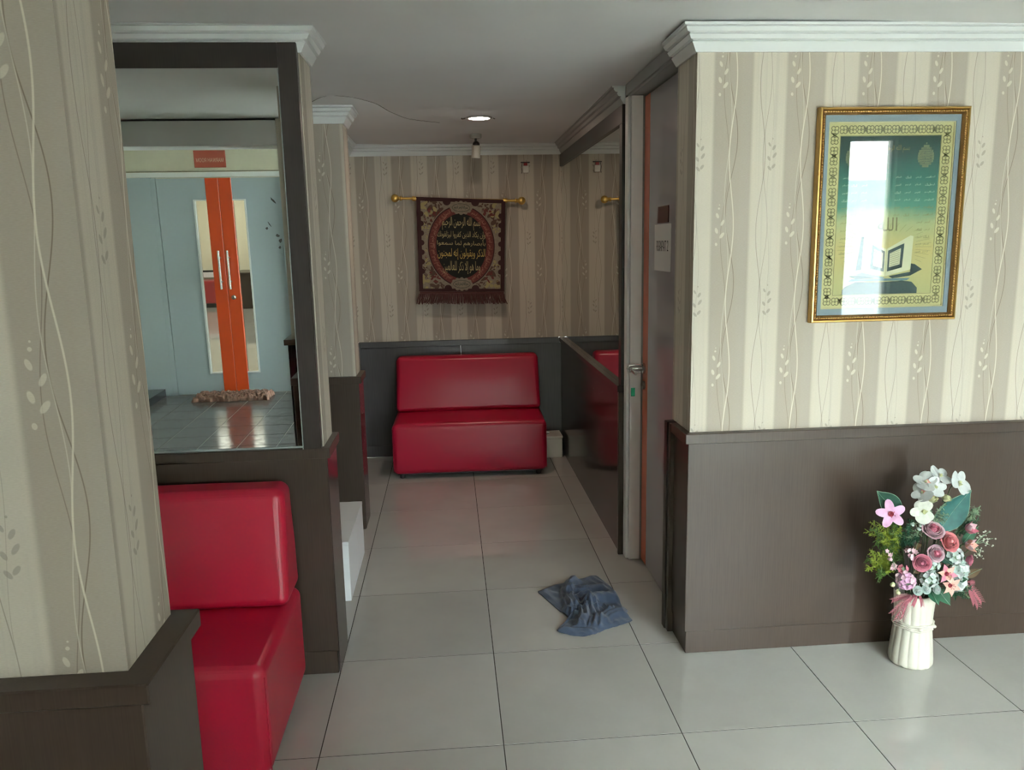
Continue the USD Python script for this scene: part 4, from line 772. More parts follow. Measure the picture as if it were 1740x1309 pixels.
for z in (czb, czt):
    for k in range(nh):
        c = ib[0]-0.006+ph_*(k+0.5)
        orn += [rosette(c-0.0175, z, rr_, 0), rosette(c+0.0175, z, rr_, 180)]
for x in (cxl, cxr):
    for k in range(nv):
        c = PB[1]+0.006+pv*(k+0.5)
        orn += [rosette(x, c-0.018, rr_, 90), rosette(x, c+0.018, rr_, -90)]
bo = cat_([extrude(o.simplify(0.0004), 0.0004) for o in orn]); v = bo.vertices.copy(); bo.vertices = np.stack([v[:, 0], -0.0046-v[:, 2], v[:, 1]], 1); bo.fix_normals()
part(pf, 'border_ornament', bo, 'print_ornament', label='paired rosettes printed round the border')
flat(pf, 'border_line', inn.buffer(0.0022, join_style=2).difference(inn.buffer(0.0006, join_style=2)), -0.0046, 0.0003, 'print_ornament')
# things printed in the field; px(u,v): u,v in 0..1 of the field
def fx(u): return ib[0]+u*(ib[2]-ib[0])
def fz(v): return ib[1]+v*(ib[3]-ib[1])
def pg(*uv): return Polygon([(fx(a), fz(b)) for a, b in uv]).buffer(0)
base = pg((0.09, 0.0), (0.86, 0.0), (0.86, 0.035), (0.80, 0.075), (0.70, 0.085), (0.45, 0.075), (0.22, 0.08), (0.12, 0.05), (0.09, 0.03))
flat(pf, 'printed_stand', base, -0.0045, 0.0003, 'print_dark', label='dark plinth printed under the open book')
flat(pf, 'printed_stand', unary_union([pg((0.56, 0.115), (0.78, 0.14), (0.77, 0.195), (0.82, 0.19), (0.90, 0.155), (0.78, 0.115), (0.60, 0.10)), pg((0.15, 0.12), (0.40, 0.125), (0.45, 0.105), (0.22, 0.10)), pg((0.22, 0.155), (0.275, 0.16), (0.285, 0.37), (0.262, 0.37))]), -0.0045, 0.0003, 'print_dark', label='dark shadow of the open book')
flat(pf, 'printed_stand', unary_union([pg((0.15, 0.085), (0.75, 0.085), (0.78, 0.10), (0.18, 0.10)), pg((0.22, 0.125), (0.50, 0.10), (0.52, 0.108), (0.28, 0.14))]), -0.0045, 0.00035, 'print_blue')
flat(pf, 'printed_book', unary_union([pg((0.285, 0.15), (0.52, 0.115), (0.52, 0.29), (0.31, 0.345)), pg((0.525, 0.115), (0.78, 0.155), (0.79, 0.37), (0.76, 0.375), (0.525, 0.29))]), -0.0045, 0.0005, 'print_page', label='open book printed in the lower field')
fr1 = pg((0.365, 0.165), (0.505, 0.145), (0.505, 0.275), (0.375, 0.32)); fr2 = pg((0.54, 0.145), (0.69, 0.17), (0.70, 0.325), (0.54, 0.28))
fb1 = pg((0.39, 0.185), (0.487, 0.167), (0.487, 0.265), (0.395, 0.295)); fb2 = pg((0.557, 0.172), (0.665, 0.19), (0.67, 0.295), (0.557, 0.262))
flat(pf, 'page_border', unary_union([fr1.difference(fb1), fr2.difference(fb2)]), -0.0051, 0.0002, 'print_dark')
flat(pf, 'page_lettering', unary_union([LineString([(fx(0.565), fz(0.183+0.013*k)), (fx(0.655), fz(0.199+0.0135*k))]).buffer(0.0006) for k in range(7)] + [LineString([(fx(0.40), fz(0.198+0.013*k)), (fx(0.48), fz(0.183+0.0125*k))]).buffer(0.0006) for k in range(7)]), -0.0051, 0.0002, 'print_ornament')
flat(pf, 'printed_word', fit(AR['allah'], fx(0.42), fz(0.405), 0.075, 0.050), -0.0044, 0.0003, 'print_ornament', label='large word in Arabic script above the open book')
flat(pf, 'printed_heading', fit(AR['bismillah'], fx(0.30), fz(0.895), 0.15, 0.028), -0.0044, 0.0003, 'print_ornament', label='heading line in Arabic script')
def medallion(u, v):
    rows = [0.35, 0.62, 0.86, 0.96, 1.0, 1.0, 0.92, 0.72, 0.40]; out = [Point(fx(u), fz(v+0.078)).buffer(0.003, 5)]
    for k, wd in enumerate(rows):
        z = fz(v+0.060-0.0155*k); hw = 0.031*wd
        out.append(sbox(fx(u)-hw, z-0.0042, fx(u)+hw, z+0.0042))
    return unary_union(out)
for u in (0.14, 0.86):
    md_ = flat(pf, 'printed_medallion', medallion(u, 0.875), -0.0044, 0.0003, 'print_gold', label=f'lobed medallion of script at the upper {"left" if u < 0.5 else "right"}')
    flat(md_, 'script_line', unary_union([fit(AR[('n1', 'n3', 'n4', 'n5')[k % 4]], fx(u)-0.022, fz(0.875+0.060-0.0155*k)-0.0035, 0.044, 0.007) for k in range(1, 8)]), -0.0048, 0.0002, 'print_dark')
names = ['n1', 'n2', 'n3', 'n4', 'n5']; txt_pale, txt_dark = [], []
k = 0
for row in range(14):
    v = 0.735-0.0475*row
    for u in (0.06, 0.16, 0.26, 0.60, 0.70, 0.80, 0.90, 0.98) if row < 6 else (0.06, 0.14, 0.84, 0.92):
        u = min(max(u, 0.07), 0.94)
        if row >= 11: continue
        (txt_pale if row < 4 else txt_dark).append(fit(AR[names[k % 5]], fx(u)-0.011, fz(v), 0.022, 0.0095).simplify(0.0003)); k += 3
flat(pf, 'printed_script', unary_union(txt_pale), -0.0044, 0.0003, 'print_pale', label='rows of small pale Arabic names in the upper field', kind='stuff')
flat(pf, 'printed_script', unary_union(txt_dark), -0.0044, 0.0003, 'print_line', label='rows of small dark Arabic names in the lower field', kind='stuff')
flat(pf, 'printed_rays', unary_union([LineString([(fx(0.5+0.48*math.cos(a)), fz(0.30+0.16*math.sin(a))), (fx(0.5+0.16*math.cos(a)), fz(0.30+0.05*math.sin(a)))]).buffer(0.0005) for a in np.linspace(0, 2*math.pi, 40)]).intersection(inn).difference(pg((0.2, 0.09), (0.82, 0.09), (0.82, 0.4), (0.2, 0.4))), -0.0044, 0.0002, 'print_line')
part(pf, 'glazing', bx(I0-0.001, I1+0.001, -0.0185, -0.0165, J0-0.001, J1+0.001), 'glass', label='glass over the print')

# ------------------------------------------------------------------ tapestry on its rod
ry = 3.655
rd = thing('curtain_rod', 'brass rod with ball finials holding the tapestry on the end wall', 'rod', (0, ry, 0))
A_, B_ = np.array([-0.462, 0, 1.969]), np.array([0.385, 0, 1.940])
dirr = (B_-A_)/np.linalg.norm(B_-A_)
part(rd, 'rod', tube([A_, B_], 0.009, 16), 'brass', smooth=40)
def along(prof, p, d, n=24):
    m = lathe(prof, n); m.apply_transform(trimesh.geometry.align_vectors([0, 0, 1], d)); m.apply_translation(p); return m
FIN = [(a*1.18, b*1.15) for a, b in [(0.0, -0.006), (0.013, -0.006), (0.015, 0.0), (0.010, 0.006), (0.012, 0.014), (0.021, 0.024), (0.025, 0.038), (0.021, 0.052), (0.010, 0.060), (0.0, 0.062)]]
for p, s in ((A_, -1), (B_, 1)):
    part(rd, 'finial', along(FIN, p, dirr*s), 'brass', smooth=50)
for t_, nm in ((0.115, 'l'), (0.975, 'r')):
    c = A_ + (B_-A_)*(t_ if nm == 'l' else 0.905)
    br = part(rd, 'bracket', cat_([tube([c+(0, 0.002, 0), c+(0, 0.086, 0.0)], 0.006, 10), along([(0.0, -0.016), (0.014, -0.016), (0.017, -0.010), (0.017, 0.010), (0.014, 0.016), (0.0, 0.016)], c, dirr)]), 'brass', smooth=40)
part(rd, 'screw', tube([A_+(B_-A_)*0.905+(0, -0.002, 0.016), A_+(B_-A_)*0.905+(0, -0.002, 0.030)], 0.005, 10), 'steel')
tp = thing('tapestry', 'fringed maroon tapestry woven with an oval of gold Arabic script', 'tapestry', (0, 0, 0))
TW, TH = 0.655, 0.690
def warp(v):
    """local (x 0..TW, y 0..TH up, depth) -> world: hangs from the tilted rod, slightly skewed"""
    x, y, d = v[:, 0], v[:, 1], v[:, 2]
    k = (TH-y)/TH
    X = -0.350 + x + k*(-0.004 - 0.018*x/TW)
    Z = 1.978 - 0.033*x/TW - (TH-y)*(1+0.0*x) + k*0.016*(x/TW)
    Y = ry - 0.0105 + 0.010*np.sin(np.clip(k, 0, 1)*math.pi) + 0.004*np.sin(x/TW*math.pi*3+0.5)*k - d
    return np.stack([X, Y, Z], 1)
def weave(parent, name, poly, d0, h, mat_, label=None, fine=None, kind=None):
    m = extrude(poly, h); m.apply_translation((0, 0, d0))
    if fine: m = m.subdivide_to_size(fine)
    m.vertices = warp(m.vertices.copy()); m.fix_normals()
    return part(parent, name, m, mat_, label=label, kind=kind)
cloth = sbox(0, 0, TW, TH)
weave(tp, 'cloth', cloth, 0, 0.004, 'tap_maroon', 'dark maroon woven ground', fine=0.05)
field = sbox(0.030, 0.022, TW-0.030, TH-0.026)
bumps = unary_union([Point(x, y).buffer(0.020, 6) for x in (0.030, TW-0.030) for y in np.arange(0.15, TH-0.1, 0.070)] + [Point(TW/2+s*0.105, y).buffer(0.03, 6) for s in (-1, 1) for y in (0.020, TH-0.024)])
field = field.difference(bumps)
weave(tp, 'field', field.simplify(0.001), 0.0042, 0.0012, 'tap_beige', 'beige woven field', fine=0.05)
oc = (TW/2, TH/2-0.006)
def ell(a, b): return affinity.translate(affinity.scale(Point(0, 0).buffer(1, 24), a, b), *oc)
E0, E1, E2 = ell(0.252, 0.300), ell(0.244, 0.292), ell(0.190, 0.240)
weave(tp, 'oval_outline', E0.difference(E1), 0.0056, 0.0008, 'tap_maroon')
weave(tp, 'oval_ring', E1.difference(E2), 0.0056, 0.0010, 'tap_red', 'reddish oval ring with woven script', fine=0.05)
weave(tp, 'oval_panel', E2.difference(E2.buffer(-0.001)).union(E2), 0.0056, 0.0008, 'tap_black', 'black oval panel', fine=0.05)
ringtxt = []
for k in range(34):
    a = 2*math.pi*k/34
    if abs(math.sin(a)) > 0.90: continue
    q = fit(AR[names[k % 5]], -0.020, -0.017, 0.040, 0.034)
    q = affinity.rotate(q, math.degrees(math.atan2(0.265*math.cos(a), -0.216*math.sin(a)))+180, origin=(0, 0))
    ringtxt.append(affinity.translate(q, oc[0]+0.217*math.cos(a), oc[1]+0.266*math.sin(a)))
weave(tp, 'ring_script', unary_union([q.simplify(0.0008) for q in ringtxt]), 0.0067, 0.0006, 'tap_pink', 'script woven round the oval ring')
rows = [('bismillah', 0.118, 0.285, 0.098, 'tap_gold'), ('a', 0.052, 0.362, 0.060, 'tap_gold'), ('a2', -0.008, 0.365, 0.058, 'tap_gold'), ('b', -0.100, 0.362, 0.084, 'tap_gold2'), ('c', -0.208, 0.285, 0.098, 'tap_gold')]
for nm, dy, wd, ht, mt_ in rows:
    q = fit(AR[nm].buffer(1.0), oc[0]-wd/2, oc[1]+dy, wd, ht).simplify(0.0005)
    weave(tp, 'script_line', q, 0.0065, 0.0008, mt_, 'line of gold Arabic script')
for zc in (oc[1]+0.283, oc[1]-0.283):
    q = affinity.translate(affinity.scale(Point(0, 0).buffer(1, 8), 0.078, 0.044), oc[0], zc)
    lob = unary_union([q] + [affinity.translate(Point(0, 0).buffer(0.016, 5), oc[0]+0.068*math.cos(a), zc+0.036*math.sin(a)) for a in np.linspace(0, 2*math.pi, 12, endpoint=False)])
    c_ = weave(tp, 'cartouche', lob, 0.0068, 0.0008, 'tap_beige', 'small beige lobed cartouche')
    inn2 = affinity.translate(affinity.scale(Point(0, 0).buffer(1, 8), 0.066, 0.030), oc[0], zc)
    weave(c_, 'cartouche_script', unary_union([inn2.difference(inn2.buffer(-0.003)), fit(AR['bismillah'].buffer(2.0), oc[0]-0.050, zc-0.016, 0.100, 0.032)]), 0.0077, 0.0005, 'tap_green')
rng = np.random.default_rng(11)
def flower(cx, cy, s, seed):
    r = np.random.default_rng(seed); out = []
    for k in range(9):
        a = r.uniform(0, 2*math.pi); d = r.uniform(0.2, 1)*s
        out.append(affinity.translate(affinity.rotate(affinity.scale(Point(0, 0).buffer(1, 5), s*r.uniform(0.18, 0.4), s*r.uniform(0.10, 0.2)), r.uniform(0, 180)), cx+d*math.cos(a), cy+d*math.sin(a)))
    return unary_union(out)
fg, fb, fgr = [], [], []
for sx in (-1, 1):
    for sy in (-1, 1):
        cx, cy = TW/2+sx*0.225, TH/2+sy*0.245
        base_ = 40+sx*3+sy*7; G_ = 1.5
        fb.append(flower(cx, cy, 0.055*G_, base_)); fb.append(flower(cx-sx*0.06, cy+sy*0.055, 0.026*G_, base_+1)); fb.append(flower(cx+sx*0.02, cy-sy*0.085, 0.028*G_, base_+2))
        fg.append(flower(cx+sx*0.03, cy+sy*0.035, 0.045*G_, base_+3)); fgr.append(flower(cx-sx*0.015, cy-sy*0.02, 0.035*G_, base_+4)); fg.append(flower(cx+sx*0.035, cy-sy*0.11, 0.022*G_, base_+5))
for k in range(90):
    x, y = rng.uniform(0.04, TW-0.04), rng.uniform(0.03, TH-0.04)
    (fb, fb, fg, fgr)[k % 4].append(flower(x, y, rng.uniform(0.010, 0.018), 200+k))
lim = field.difference(E0.buffer(0.006))
weave(tp, 'corner_flowers', unary_union(fb).intersection(lim), 0.0056, 0.0006, 'tap_brown', 'brown woven corner flowers', kind='stuff')
weave(tp, 'corner_flowers', unary_union(fg).intersection(lim), 0.0063, 0.0005, 'tap_gold', 'gold woven corner leaves', kind='stuff')
weave(tp, 'corner_flowers', unary_union(fgr).intersection(lim), 0.0069, 0.0005, 'tap_red', 'red woven corner petals', kind='stuff')
weave(tp, 'hem', sbox(0.004, -0.020, TW-0.004, -0.001), 0.001, 0.004, 'fringe', 'plain brown hem above the fringe', fine=0.05)
fs = []
for x in np.linspace(0.002, TW-0.002, 92):
    j = rng.uniform(-0.005, 0.005, 3); out_ = (x/TW-0.5)*0.05
    p = np.array([(x, -0.018, 0.003), (x+j[0]+out_*0.3, -0.05, 0.006+abs(j[1])), (x+j[2]+out_, -0.092+rng.uniform(-0.006, 0.008), 0.004+rng.uniform(0, 0.008))])
    fs.append(tube(warp(p), [0.0035, 0.0045, 0.003], 5))
part(tp, 'fringe', cat_(fs), 'fringe', label='maroon thread fringe', kind='stuff')

# ------------------------------------------------------------------ crumpled cloth on the floor
OUTL = Polygon([(0.239, 1.141), (0.332, 1.209), (0.385, 1.224), (0.413, 1.265), (0.448, 1.256), (0.487, 1.269), (0.521, 1.294), (0.55, 1.288), (0.573, 1.218), (0.595, 1.147), (0.606, 1.064), (0.602, 0.993), (0.601, 0.925), (0.617, 0.893), (0.604, 0.862), (0.619, 0.807), (0.602, 0.795), (0.539, 0.762), (0.486, 0.741), (0.431, 0.701), (0.382, 0.691), (0.328, 0.707), (0.282, 0.738), (0.273, 0.759), (0.294, 0.804), (0.325, 0.814), (0.356, 0.853), (0.325, 0.907), (0.29, 1.0), (0.265, 1.073)]).buffer(0)
RID = [LineString(r) for r in [[(0.432, 1.226), (0.39, 1.163), (0.368, 1.083), (0.362, 0.997), (0.369, 0.935), (0.34, 0.895)], [(0.386, 1.089), (0.439, 1.115), (0.492, 1.133), (0.542, 1.111)], [(0.454, 0.955), (0.485, 0.997), (0.534, 1.015), (0.591, 1.008)], [(0.477, 0.793), (0.511, 0.831), (0.56, 0.861), (0.612, 0.869)], [(0.36, 0.878), (0.403, 0.873), (0.4, 0.816), (0.375, 0.764)], [(0.454, 0.955), (0.457, 0.895), (0.46, 0.823), (0.441, 0.756)], [(0.279, 0.742), (0.342, 0.734), (0.404, 0.727), (0.432, 0.691)], [(0.381, 1.01), (0.389, 0.933), (0.42, 0.914), (0.445, 0.926)], [(0.404, 1.023), (0.437, 1.058), (0.475, 1.078)], [(0.427, 0.899), (0.421, 0.828), (0.395, 0.768)], [(0.484, 0.936), (0.515, 0.918), (0.526, 0.872)]]]
HG = [0.026, 0.025, 0.036, 0.028, 0.020, 0.028, 0.014, 0.022, 0.020, 0.022, 0.022]; WG = [0.016, 0.018, 0.022, 0.017, 0.012, 0.012, 0.013, 0.012, 0.013, 0.011, 0.013]
for r, hg, wg in list(zip(RID, HG, WG)):
    for off, k in ((0.024, 0.55), (-0.022, 0.5)):
        q = r.offset_curve(off)
        if q.geom_type == 'LineString' and not q.is_empty: RID.append(q); HG.append(hg*k); WG.append(wg*0.55)
# polar-style grid: rays from the middle to the outline, so the edge stays crisp
cen = np.array([0.44, 0.96]); th = np.linspace(0, 2*np.pi, 220, endpoint=False)
star = []
ringc = np.array(OUTL.exterior.coords)
rad = []
for a in th:
    ray = LineString([cen, cen+1.0*np.array([math.cos(a), math.sin(a)])]); it = ray.intersection(OUTL.exterior)
    ptsi = [np.array(g.coords[0]) for g in (it.geoms if hasattr(it, 'geoms') else [it]) if g.geom_type == 'Point']
    rad.append(min(np.linalg.norm(p-cen) for p in ptsi))
rad = np.array(rad)
NR = 70; rs = np.linspace(0.0, 1.0, NR+1)[1:]
PX = np.concatenate([[cen[0]], (cen[0]+np.outer(rs, rad*np.cos(th))).ravel()]); PY = np.concatenate([[cen[1]], (cen[1]+np.outer(rs, rad*np.sin(th))).ravel()])
def towel_h(PX, PY):
    q = shapely.points(PX, PY)
    h = np.full(len(PX), 0.010)
    for r, hg, wg in zip(RID, HG, WG):
        dd = shapely.distance(r, q)
        h = np.maximum(h, 0) + hg*np.exp(-(dd/wg)**2)*(0.8+0.4*meshkit.noise(np.stack([PX*12, PY*12, 0*PX], 1), 3))
    p3 = np.stack([PX*22, PY*22, 0*PX], 1)
    h += 0.012*(meshkit.noise(p3, 5)-0.5) + 0.0016*np.sin((PX*1.2+PY*0.8)*110+6*meshkit.noise(p3*0.4, 8))
    e = shapely.distance(OUTL.exterior, q); h = np.maximum(h, 0.006)*np.clip(0.35+e/0.03, 0, 1)
    return np.maximum(h, 0.0042)
ht = towel_h(PX, PY)
V = np.stack([PX, PY, ht], 1); Vb = np.stack([PX, PY, np.maximum(ht-0.0035, 0.0006)], 1); N_ = len(V); K = len(th); F = []
for j in range(K): F.append((0, 1+j, 1+(j+1) % K))
for i in range(NR-1):
    a = 1+i*K+np.arange(K); b = 1+i*K+(np.arange(K)+1) % K; c = b+K; d = a+K
    F += list(zip(a, d, c)) + list(zip(a, c, b))
F = np.array(F); F2 = F[:, ::-1]+N_
o = 1+(NR-1)*K+np.arange(K); o2 = np.roll(o, -1)
S = np.vstack([np.stack([o, o+N_, o2+N_], 1), np.stack([o, o2+N_, o2], 1)])
tw = trimesh.Trimesh(np.vstack([V, Vb]), np.vstack([F, F2, S]), process=False); tw.fix_normals()
tx = thing('towel', 'crumpled blue-grey cloth lying on the corridor floor', 'towel', (0, 0, 0.0002))
part(tx, 'cloth', tw, 'towel', smooth=60)
hem = np.array(OUTL.buffer(-0.006).exterior.coords)
# ------------------------------------------------------------------ vase and artificial flowers
VX, VY = 1.608, 0.355
vs = thing('vase', 'tall cream ceramic vase shaped like a tied bundle, holding the flowers', 'vase', (VX, VY, 0.0005))
zz = np.array([0.0, 0.004, 0.012, 0.03, 0.08, 0.12, 0.150, 0.158, 0.168, 0.176, 0.186, 0.22, 0.26, 0.288, 0.296])
rz_ = np.array([0.070, 0.076, 0.078, 0.0775, 0.0735, 0.070, 0.0665, 0.0665, 0.0665, 0.0665, 0.0665, 0.068, 0.071, 0.074, 0.0745])
zf = np.linspace(0, 0.296, 90); rf = np.interp(zf, zz, rz_)
na = 168; an = np.arange(na)*2*np.pi/na
V, F = [], []
NR_ = 14
for z, r in zip(zf, rf):
    lob = np.abs(np.sin(an*NR_/2 + 0.06*np.sin(z*30)))**0.7
    ribs = 0.0036*(lob-0.6)*np.clip(z/0.006, 0, 1)
    top = 0.006*np.sin(an*5+1.0)*np.clip((z-0.27)/0.026, 0, 1)
    V += list(np.stack([(r+ribs)*np.cos(an), (r+ribs)*np.sin(an), np.full(na, z)+top], 1))
ri = 0.064
for z in (0.290, 0.24):
    V += list(np.stack([ri*np.cos(an), ri*np.sin(an), np.full(na, z)], 1))
V += [(0, 0, 0.24), (0, 0, 0.0)]
nl = len(zf)+2
for i in range(nl-1):
    for j in range(na):
        k = (j+1) % na
        F += [(i*na+j, i*na+k, (i+1)*na+k), (i*na+j, (i+1)*na+k, (i+1)*na+j)]
for j in range(na):
    k = (j+1) % na; F += [((nl-1)*na+j, (nl-1)*na+k, nl*na), (k, j, nl*na+1)]
part(vs, 'body', trimesh.Trimesh(V, F, process=False), 'ceramic', smooth=50)
part(vs, 'tie_band', cat_([tube([((0.0690+0.0022*math.cos(a*NR_))*math.cos(a), (0.0690+0.0022*math.cos(a*NR_))*math.sin(a), zc+0.0025*math.sin(a*5+zc*90)) for a in np.linspace(0, 2*math.pi, 90)], 0.0042, 8) for zc in (0.158, 0.166, 0.174)]), 'ceramic', smooth=50, label='moulded cord round the middle')
for k, a in enumerate((-1.75, -0.75)):
    part(vs, 'knot', trimesh.creation.icosphere(2, 0.0085).apply_scale((1, 1, 0.8)).apply_translation((0.074*math.cos(a), 0.074*math.sin(a), 0.166)), 'ceramic', smooth=True)

def petal(L, W, cup=0.2, curl=0.3, tip=1.0, n=8, m=5, thick=0.0009, base=0.25, wave=0.0, seed=0, start=0.0):
    """a petal along +x from the origin, its face up (+z); cup bends the sides up, curl bends the tip up (+) or down (-)"""
    t = np.linspace(0, 1, n)[:, None]; s = np.linspace(-1, 1, m)[None, :]
    wd = W*(base*(1-t)+np.sin(np.pi*t**0.75)*0.86+0.02)*(1-(t**6)*tip*0.9)
    if tip < 0.45: t = 1-(1-t)**1.5; wd = W*np.maximum(base*(1-t)**2, (1-np.abs(2*np.clip(t, 0, 1)**0.85-1)**2.4)**0.5+0.03)
    ang = curl*t
    R = np.where(abs(curl) < 1e-3, 1e9, L/np.where(abs(curl) < 1e-3, 1e-9, curl))
    x = start + R*np.sin(ang); z = R*(1-np.cos(ang))
    X = x + 0*s; Y = wd*s*0.5; Z = z + cup*W*(s**2)*np.sin(np.pi*np.clip(t, 0.05, 0.95))
    if wave: Z = Z + wave*W*np.sin(s*5+seed)*t
    tm = grid_slab(X*np.ones_like(Y), Y*np.ones_like(X), Z*np.ones_like(Y)+thick/2, Z*np.ones_like(Y)-thick/2)
    return tm
def rot(m, az=0.0, el=0.0, roll=0.0):
    m = m.copy()
    m.apply_transform(trimesh.transformations.rotation_matrix(roll, [1, 0, 0]))
    m.apply_transform(trimesh.transformations.rotation_matrix(-el, [0, 1, 0]))
    m.apply_transform(trimesh.transformations.rotation_matrix(az, [0, 0, 1])); return m
def frame_to(d, spin=0.0):
    d = np.asarray(d, float)/np.linalg.norm(d)
    T = trimesh.geometry.align_vectors([0, 0, 1], d)
    return T @ trimesh.transformations.rotation_matrix(spin, [0, 0, 1])
class Bloom:
    """collects parts in local axes (flower looks along +z), then places them in the thing's own space"""
    def __init__(self, name, label, cat, pos, face, spin=0.0, stem=True, group=None, stem_from=None):
        self.pos = np.array(pos, float); self.T = frame_to(face, spin); self.face = np.asarray(face, float)/np.linalg.norm(face)
        self.o = thing(name, label, cat, pos, group=group)
        if stem:
            b = self.pos - self.face*0.006 if stem_from is None else np.array(stem_from)
            mouth = np.array([VX, VY, 0.292]); off = (b-mouth); off[2] = 0; ln = np.linalg.norm(off)
            mouth = mouth + off/(ln+1e-9)*min(0.045, ln*0.4)
            low = mouth - np.array([0, 0, 0.045]) - 0.2*off/(ln+1e-9)*0.05
            mid1 = mouth + np.array([0, 0.012, max(0.02, (b[2]-mouth[2])*0.45)]) + 0.25*off
            back = b - self.face*min(0.035, 0.3*np.linalg.norm(b-mouth)) + np.array([0, 0.004, -0.006])
            C = [low, mouth, mid1, back, b]
            tt = np.linspace(0, 1, 12); kn = np.linspace(0, 1, 5)
            from_ = np.stack([np.interp(tt, kn, np.array(C)[:, i]) for i in range(3)], 1)
            for _ in range(2): from_[1:-1] = (from_[:-2]+2*from_[1:-1]+from_[2:])/4
            part(self.o, 'stem', tube(from_-self.pos, 0.0018, 6), 'stem', smooth=True)
    def add(self, name, m, mat_, label=None, kind=None, smooth=True):
        m = m.copy(); m.apply_transform(self.T); return part(self.o, name, m, mat_, label=label, kind=kind, smooth=smooth)
def facing(p, k=1.0, up=0.15):
    d = np.array([(p[0]-VX)*2.2*k, -0.32, (p[2]-0.47)*1.1*k+up*0.5]); return d
def cup_petal(r0, r1, z0, z1, half, lip, n=7, m=9, thick=0.0011, seed=0):
    """a patch of a cup of revolution about z: radius r0 at z0 swelling to r1, its upper edge rounded and rolled outward by lip"""
    t = np.linspace(0, 1, n)[:, None]; s = np.linspace(-1, 1, m)[None, :]
    top = z0+(z1-z0)*(1-0.30*np.abs(s)**2.4)
    Z = z0+(top-z0)*(t**0.9) - lip*0.55*np.clip((t-0.72)/0.28, 0, 1)**2*(top-z0)*0.35
    R = r0+(r1-r0)*np.sin(t*math.pi/2)**0.7*(1-0.10*np.clip((t-0.5)/0.5, 0, 1)) + lip*(r1)*np.clip((t-0.6)/0.4, 0, 1)**2 + 0.03*r1*np.sin(3*s+seed)*t
    A = half*s*(0.45+0.55*np.sin(np.clip(t*1.25, 0, 1)*math.pi/2))
    def pt(R): return R*np.cos(A), R*np.sin(A)
    X1, Y1 = pt(R+thick/2); X0, Y0_ = pt(np.maximum(R-thick/2, 0.0003))
    k, q = X1.shape
    N = k*q; idx = np.arange(N).reshape(k, q); Va = np.stack([X1, Y1, Z+0*s], -1).reshape(-1, 3); Vb = np.stack([X0, Y0_, Z+0*s], -1).reshape(-1, 3)
    a, b, c, d = idx[:-1, :-1].ravel(), idx[1:, :-1].ravel(), idx[1:, 1:].ravel(), idx[:-1, 1:].ravel()
    F = np.vstack([np.stack([a, d, c], 1), np.stack([a, c, b], 1)]); rim = np.concatenate([idx[:, 0], idx[-1, 1:], idx[-2::-1, -1], idx[0, -2:0:-1]]); nx = np.roll(rim, -1)
    return trimesh.Trimesh(np.vstack([Va, Vb]), np.vstack([F, F[:, ::-1]+N, np.stack([rim, nx, nx+N], 1), np.stack([rim, nx+N, rim+N], 1)]), process=False)
def rose(label, p, r, m_out, m_in, face=None, seed=0, group=None, name='rose', cat='rose', tall=1.0):
    B = Bloom(name, label, cat, p, facing(p) if face is None else face, seed*1.3, group=group); g = np.random.default_rng(seed)
    B.add('bud', lathe([(0.0, -0.45*r), (0.20*r, -0.40*r), (0.24*r, 0.0), (0.22*r, 0.34*r*tall), (0.15*r, 0.44*r*tall), (0.06*r, 0.47*r*tall), (0.0, 0.45*r*tall)], 16), m_in)
    for ring, (nn, r0, r1, zt, half, lip, mt_) in enumerate(((2, 0.10, 0.20, 0.56, 1.7, 0.0, m_in), (3, 0.12, 0.30, 0.56, 1.3, 0.03, m_in), (3, 0.14, 0.41, 0.54, 1.25, 0.05, m_in), (4, 0.16, 0.53, 0.50, 1.05, 0.08, m_out), (4, 0.17, 0.66, 0.43, 1.05, 0.13, m_out), (5, 0.18, 0.78, 0.33, 0.90, 0.20, m_out), (5, 0.20, 0.86, 0.18, 0.86, 0.30, m_out))):
        for k in range(nn):
            q = cup_petal(r0*r, r1*r*g.uniform(0.96, 1.04), -0.52*r*tall, zt*r*tall*g.uniform(0.92, 1.08), half, lip, seed=k+ring)
            B.add('petal', rot(q, 2*math.pi*k/nn+ring*0.7+g.uniform(-0.1, 0.1)), mt_)
    for k in range(5):
        q = petal(0.6*r, 0.26*r, cup=0.1, curl=-0.6, n=5, m=3, tip=1.0); q = rot(q, 0, -0.1); q.apply_translation((0.05*r, 0, -0.55*r*tall))
        B.add('sepal', rot(q, 2*math.pi*k/5), 'leaf_green')
    return B
def orchid(label, p, r, m_pet, m_lip, face=None, spin=0.0, seed=0, group=None, name='orchid'):
    B = Bloom(name, label, 'orchid', p, facing(p) if face is None else face, spin, group=group)
    for k, (az, L, W) in enumerate(((0, 1.0, 1.15), (math.pi, 1.0, 1.15))):
        B.add('petal', rot(petal(L*r, W*r, cup=-0.06, curl=0.25, base=0.25, tip=0.2, wave=0.03, seed=k, n=8, m=7), az, 0.12), m_pet)
    for az, L, W in ((math.pi/2, 0.98, 0.72), (-2.35, 0.95, 0.66), (-0.79, 0.95, 0.66)):
        q = rot(petal(L*r, W*r, cup=0.08, curl=0.2, base=0.3, tip=0.3, n=9), az, 0.05); q.apply_translation((0, 0, -0.03*r))
        B.add('sepal', q, m_pet)
    q = rot(petal(0.42*r, 0.34*r, cup=0.5, curl=-0.9, base=0.5), -math.pi/2, 0.7); B.add('lip', q, m_lip)
    B.add('column', trimesh.creation.icosphere(2, 0.10*r).apply_scale((1, 1, 1.4)).apply_translation((0, 0.02*r, 0.10*r)), 'pet_lime')
    return B
